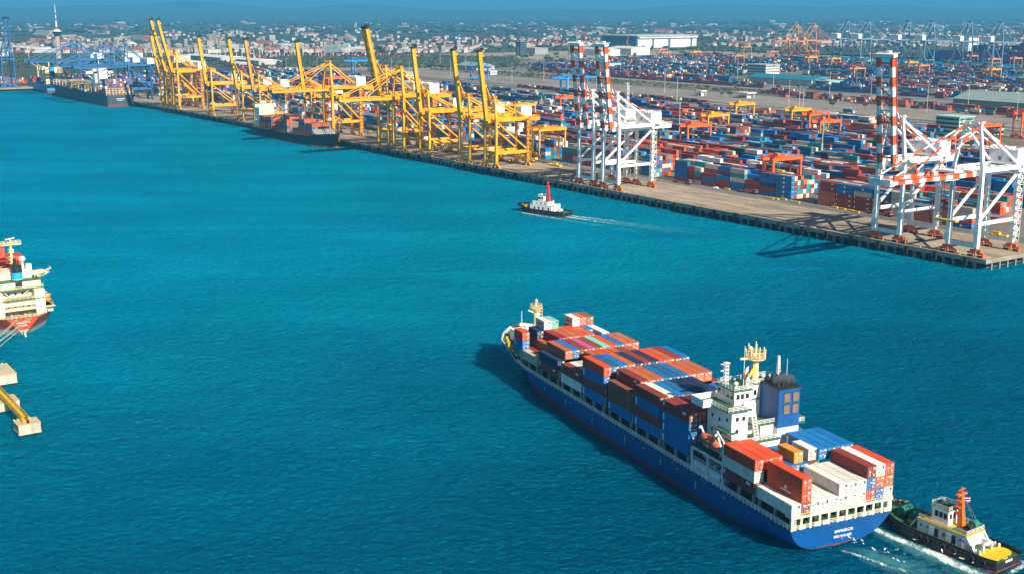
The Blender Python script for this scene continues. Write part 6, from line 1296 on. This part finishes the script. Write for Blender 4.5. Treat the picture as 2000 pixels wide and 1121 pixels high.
while nb < 1500 and tries < 12000:
    tries += 1
    px = rs.uniform(-20, 2020); u_ = rs.random() ** 1.5; left = px < 1000
    py = (104 - 58 * u_) if px < 950 else (92 - 48 * u_)
    if 1195 < px < 1375 and py > 68: continue
    if MN.noise(Vector((px * .012, py * .11, 2))) < -.08 and py < 88: continue
    v = ground_at(px, py, QZ - .3)
    big = rs.random() < .05 + .08 * (450 < px < 700 or px < 420)
    tall = rs.random() < (.22 if px < 700 else .1)
    L_, D_ = (rs.uniform(30, 80), rs.uniform(18, 34)) if big else (rs.uniform(9, 20), rs.uniform(7, 13)); h = rs.uniform(10, 22) if tall else rs.uniform(4.5, 9.5)
    sc = 1.0 + max(0, (v.y - 4000) / 6000); L_ *= sc; D_ *= sc
    wi = rs.choices(range(4), (7, 2, 2, .5))[0]; ri = rs.choices(range(4), (4, 3, 4, 1))[0]; pit = (ri == 0 or rs.random() < .3) and not tall
    rz = rs.choice((RQ, RQ + .5, -.2, .3)) + rs.uniform(-.1, .1); m = town_mesh(wi, ri, L_, D_, h, pit); nb += 1
    if nb <= 280 and v.y < 6500:
        o = m.build('town_building', [BW[wi][0], BR[ri][0], bwin]); o.location = v; o.rotation_euler.z = rz
        size = 'long' if big else 'tall' if tall else 'small'
        where = 'left of the tower' if px < 100 else 'right of the tower' if px < 300 else 'behind the left yellow cranes' if px < 560 else 'behind the middle yellow cranes' if px < 830 else 'left of the blue-ended hall' if px < 1200 else 'right of the blue-ended hall' if px < 1620 else 'behind the grey cranes'
        tag(o, '%s %s building with %s in the distance %s' % (size, BW[wi][1], BR[ri][1], where), 'building', 'buildings of the distant town')
    else:
        k = len(DIST.v); T = Matrix.Translation(v) @ Matrix.Rotation(rz, 4, 'Z'); DIST.T = T
        DIST.add(m.v, m.f); DIST.m[-len(m.m):] = [{0: wi, 1: 4 + ri, 2: 8}[i] for i in m.m]; DIST.T = None
tag(DIST.build('distant_town', [b_[0] for b_ in BW] + [r_[0] for r_ in BR] + [bwin]), kind='stuff')
# ------------------------------------------------------------------ vegetation
leaf = mat('foliage', (.045, .075, .028), .8, .5, .02); leaf2 = mat('dry_foliage', (.085, .08, .035), .85, .4, .02); leaf3 = mat('deep_foliage', (.022, .045, .022), .8, .4, .02)
m = MB(); rs = random.Random(9)
def clump(v, r, h):
    for k in range(3): m.blob((v.x + rs.uniform(-r, r) * .7, v.y + rs.uniform(-r, r) * .7, v.z + h * rs.uniform(.35, .7)), r * rs.uniform(.5, .9), r * rs.uniform(.5, .9), h * rs.uniform(.3, .55), rs.choice((0, 0, 2, 2, 1)), .4, rs)
def wood(n, f, r0, r1, h0, h1):
    c = 0; t_ = 0
    while c < n and t_ < n * 20:
        t_ += 1; px, py = f()
        v = ground_at(px, py, QZ - .3); clump(v, rs.uniform(r0, r1), rs.uniform(h0, h1)); c += 1
wood(1500, lambda: (rs.uniform(540, 1010), 133 - rs.random() * 19 + 0 * 1), 3, 6.5, 4, 8)               # mangrove belt
wood(500, lambda: (rs.uniform(-10, 330), 118 + rs.uniform(-9, 10)), 3, 6, 4, 8)
wood(300, lambda: (rs.uniform(0, 560), 130 + rs.uniform(-10, 3)), 3, 5, 3, 6)
def belt():
    a = rs.uniform(820, 2250); b = 750 + rs.uniform(-34, 34); v = QW(a, b); d_ = v - Vector((0, 0, CH)); p = R(CP); dd = v.y * cos(p) - (v.z - CH) * sin(p)
    return 1000 + CF * v.x / dd, 560.5 - CF * (v.y * sin(p) + (v.z - CH) * cos(p)) / dd
wood(650, belt, 1.0, 2.8, 1.0, 2.8)
wood(420, lambda: (rs.uniform(1000, 2000), rs.uniform(96, 150)), 3, 6, 4, 9)
wood(1300, lambda: (rs.uniform(-20, 2020), 104 - 45 * rs.random()), 5, 12, 5, 10)
wood(1800, lambda: (rs.uniform(-20, 2020), 66 - 33 * rs.random() ** .8), 16, 40, 8, 14)
tag(m.build('woodland', [leaf, leaf2, leaf3]), kind='stuff')
def tree(px, py, h, label):
    o = empty('tree', ground_at(px, py, QZ - .1), rs.random() * 6, label, 'tree', 'trees among the port buildings'); r2 = random.Random(int(px))
    part(lambda m: (m.tube((0, 0, 0), (0, 0, h * .5), .35, .22, 6), m.beam((0, 0, h * .35), (h * .2, 0, h * .65), .22), m.beam((0, 0, h * .4), (-h * .15, h * .1, h * .7), .2)), 'trunk', mat('bark', (.09, .06, .04), .9), o)
    def cr_(m):
        for k in range(26):
            a = r2.random() * 6.28; e = r2.uniform(-.5, 1.2); rr = h * .3 * r2.uniform(.5, 1); m.blob((cos(a) * rr * cos(e), sin(a) * rr * cos(e), h * .68 + sin(e) * h * .26), h * .11, h * .11, h * .08, r2.choice((0, 0, 2)), .45, r2)
    part(cr_, 'crown', [leaf, leaf2, leaf3], o)
for i, (px, py) in enumerate([(1475, 168), (1482, 172), (1520, 180), (1605, 180), (1410, 190), (1425, 193), (1560, 178), (1640, 200), (1720, 262), (1745, 270), (1420, 228), (1340, 232), (1800, 215), (1690, 215), (1100, 140), (1075, 132), (1590, 176), (1625, 214)]):
    tree(px, py, rs.uniform(7, 11), 'bushy dark green tree growing among the port roads and buildings')
# ------------------------------------------------------------------ foam and birds
def foam_mat(name, lo, hi, sc):
    f = bpy.data.materials.new(name); f.use_nodes = True; t = f.node_tree; L = t.links; b = t.nodes['Principled BSDF']; b.inputs['Base Color'].default_value = (.62, .72, .72, 1); b.inputs['Roughness'].default_value = .7
    tc = t.nodes.new('ShaderNodeTexCoord'); mp = t.nodes.new('ShaderNodeMapping'); mp.inputs['Scale'].default_value = (1, .38, 1); L.new(tc.outputs['Object'], mp.inputs[0]); n = t.nodes.new('ShaderNodeTexNoise'); n.inputs['Scale'].default_value = sc; n.inputs['Detail'].default_value = 9; n.inputs['Roughness'].default_value = .72; n.inputs['Distortion'].default_value = .8; L.new(mp.outputs[0], n.inputs['Vector'])
    at = t.nodes.new('ShaderNodeAttribute'); at.attribute_name = 'thick'
    s_ = t.nodes.new('ShaderNodeMath'); s_.operation = 'ADD'; L.new(n.outputs[0], s_.inputs[0]); L.new(at.outputs['Fac'], s_.inputs[1])
    mr = t.nodes.new('ShaderNodeMapRange'); mr.inputs[1].default_value = lo; mr.inputs[2].default_value = hi; L.new(s_.outputs[0], mr.inputs[0]); L.new(mr.outputs[0], b.inputs['Alpha']); return f
fmat = foam_mat('wake_foam', .98, 1.16, .75)
def foam(pts, name='foam', fm=None, z=.05):
    """ribbon of broken white water: (centre x, y, half-width, thickness)"""
    m = MB(); th = []; n = len(pts)
    for i, (x, y, w, k) in enumerate(pts):
        a = Vector(pts[max(0, i - 1)][:2]); b = Vector(pts[min(n - 1, i + 1)][:2]); d_ = (b - a).normalized(); nn = Vector((-d_.y, d_.x))
        for j in range(7):
            s_ = j / 3 - 1; m.v.append((x + nn.x * w * s_, y + nn.y * w * s_, z)); th.append(k * (1 - s_ * s_))
    for i in range(n - 1):
        for j in range(6): m.f.append((i * 7 + j, i * 7 + j + 1, (i + 1) * 7 + j + 1, (i + 1) * 7 + j)); m.m.append(0)
    o = m.build(name, fm or fmat); at = o.data.attributes.new('thick', 'FLOAT', 'POINT'); at.data.foreach_set('value', th); return tag(o, kind='stuff')
TM = Matrix.Translation((103.9, 237.6, 0)) @ Matrix.Rotation(RQ, 4, 'Z')
aer = bpy.data.materials.new('aerated_water'); aer.use_nodes = True; t = aer.node_tree; L = t.links; b = t.nodes['Principled BSDF']; b.inputs['Base Color'].default_value = (.10, .42, .48, 1); b.inputs['Roughness'].default_value = .5
tc = t.nodes.new('ShaderNodeTexCoord'); n = t.nodes.new('ShaderNodeTexNoise'); n.inputs['Scale'].default_value = .22; n.inputs['Detail'].default_value = 7; n.inputs['Roughness'].default_value = .65; n.inputs['Distortion'].default_value = 1.2; L.new(tc.outputs['Object'], n.inputs['Vector'])
at = t.nodes.new('ShaderNodeAttribute'); at.attribute_name = 'thick'; s_ = t.nodes.new('ShaderNodeMath'); s_.operation = 'ADD'; L.new(n.outputs[0], s_.inputs[0]); L.new(at.outputs['Fac'], s_.inputs[1])
mr = t.nodes.new('ShaderNodeMapRange'); mr.inputs[1].default_value = .62; mr.inputs[2].default_value = 1.15; mr.inputs[4].default_value = .55; L.new(s_.outputs[0], mr.inputs[0]); L.new(mr.outputs[0], b.inputs['Alpha'])
def wpts(M, l): return [((M @ Vector((x, y, 0))).x, (M @ Vector((x, y, 0))).y, w, k) for x, y, w, k in l]
foam(wpts(TM, [(-6.2, 33, .4, .2), (-7, 29, 1.8, .7), (-7.4, 24, 2.4, .66), (-7.2, 18, 2.2, .58), (-6.8, 14, 2.6, .74), (-7.4, 9, 3.0, .74), (-7.6, 3, 2.8, .6), (-7, -3, 2, .45), (-6, -8, 1, .3)]))
foam(wpts(TM, [(-5, -1.5, .8, .4), (0, -1.6, 1.6, .62), (5, -1.0, 1.6, .6), (6.5, 3, 1.0, .4)]))
foam(wpts(SM, [(-1, -1.2, .7, .5), (1.0, -5, 1.2, .62), (3, -11, 1.6, .58), (6, -18, 1.6, .48), (9, -24, 1.2, .36)]))
foam(wpts(SM, [(8, -2, .8, .4), (10, -8, 1.5, .46), (12, -14, 1.2, .4)]))
T2M = Matrix.Translation((31.5, 684.5, 0)) @ Matrix.Rotation(T2, 4, 'Z')
foam(wpts(T2M, [(-4.0, 32, .5, .5), (-6.3, 26, 1.6, .7), (-7.4, 19, 1.6, .66), (-8, 10, 1.6, .6), (-8.4, 0, 1.6, .55), (-9, -12, 1.8, .45)])); foam(wpts(T2M, [(3, 35, .5, .4), (6.3, 27, 1.2, .55), (8, 10, 1.2, .4)]))
foam(wpts(T2M, [(-1.5, -.5, 2, .7), (-1.8, -8, 2.6, .66), (-2.4, -18, 3, .56), (-3.5, -34, 3.4, .44), (-5, -55, 3.2, .2)])); foam(wpts(T2M, [(3, -.5, 2, .66), (3.6, -10, 2.4, .62), (4.6, -26, 2.6, .52), (6, -50, 3, .3), (8, -70, 2.6, .1)]))
foam(wpts(TM, [(-5.5, 34, .8, .1), (-7.5, 26, 3.4, .45), (-8, 16, 4.2, .5), (-8.4, 6, 5, .5), (-8, -4, 4, .4), (-6, -10, 2, .1)]), 'foam', aer, .03)
foam(wpts(SM, [(0, -.5, 2, .2), (3, -6, 5, .42), (6, -14, 7, .42), (10, -24, 8, .3), (14, -34, 8, .1)]), 'foam', aer, .03)
foam(wpts(T2M, [(0, 0, 4, .55), (0, -20, 6, .48), (0, -50, 10, .36), (0, -85, 13, .12)]), 'foam', aer, .03)
foam(wpts(T2M, [(-4, 34, 1, .2), (-8, 22, 3, .45), (-10, 5, 3.4, .4), (-12, -20, 4, .3), (-16, -60, 4, .1)]), 'foam', aer, .03)
gm = MB(); gm.add([(0, .25, 0), (.07, 0, .05), (0, -.3, 0), (-.07, 0, .05)], [(0, 1, 2), (0, 2, 3)]); gm.sphere((0, 0, 0), .1, .28, .09, 6, 5)
for s_ in (-1, 1): gm.add([(0, .12, .03), (s_ * .45, .14, .2), (s_ * .85, -.05, .08), (s_ * .4, -.12, .16), (0, -.12, .03)], [(0, 1, 3, 4), (1, 2, 3)])
gme = gm.mesh('gull', mat('gull_white', (.8, .8, .78), .7)); rs = random.Random(4)
for i, (px, py) in enumerate([(1646, 1050), (1668, 1053), (1684, 1055), (1669, 1059), (1686, 1061), (1706, 1071), (1728, 1072), (1752, 1073), (1735, 1078), (1658, 1048), (1786, 1053), (1707, 1074), (1728, 1078), (1766, 1096), (1745, 1090), (1864, 1081), (1840, 1075), (1754, 1094), (1900, 1098), (1878, 1090)]):
    o = link('gull', gme); o.location = ground_at(px, py, rs.uniform(.6, 4)); o.rotation_euler = (rs.uniform(-.3, .3), rs.uniform(-.4, .4), rs.uniform(0, 6.28)); o.scale = (.75, .75, .75); tag(o, 'white gull flying low over the wake behind the big blue ship', 'gull', 'gulls behind the ship')
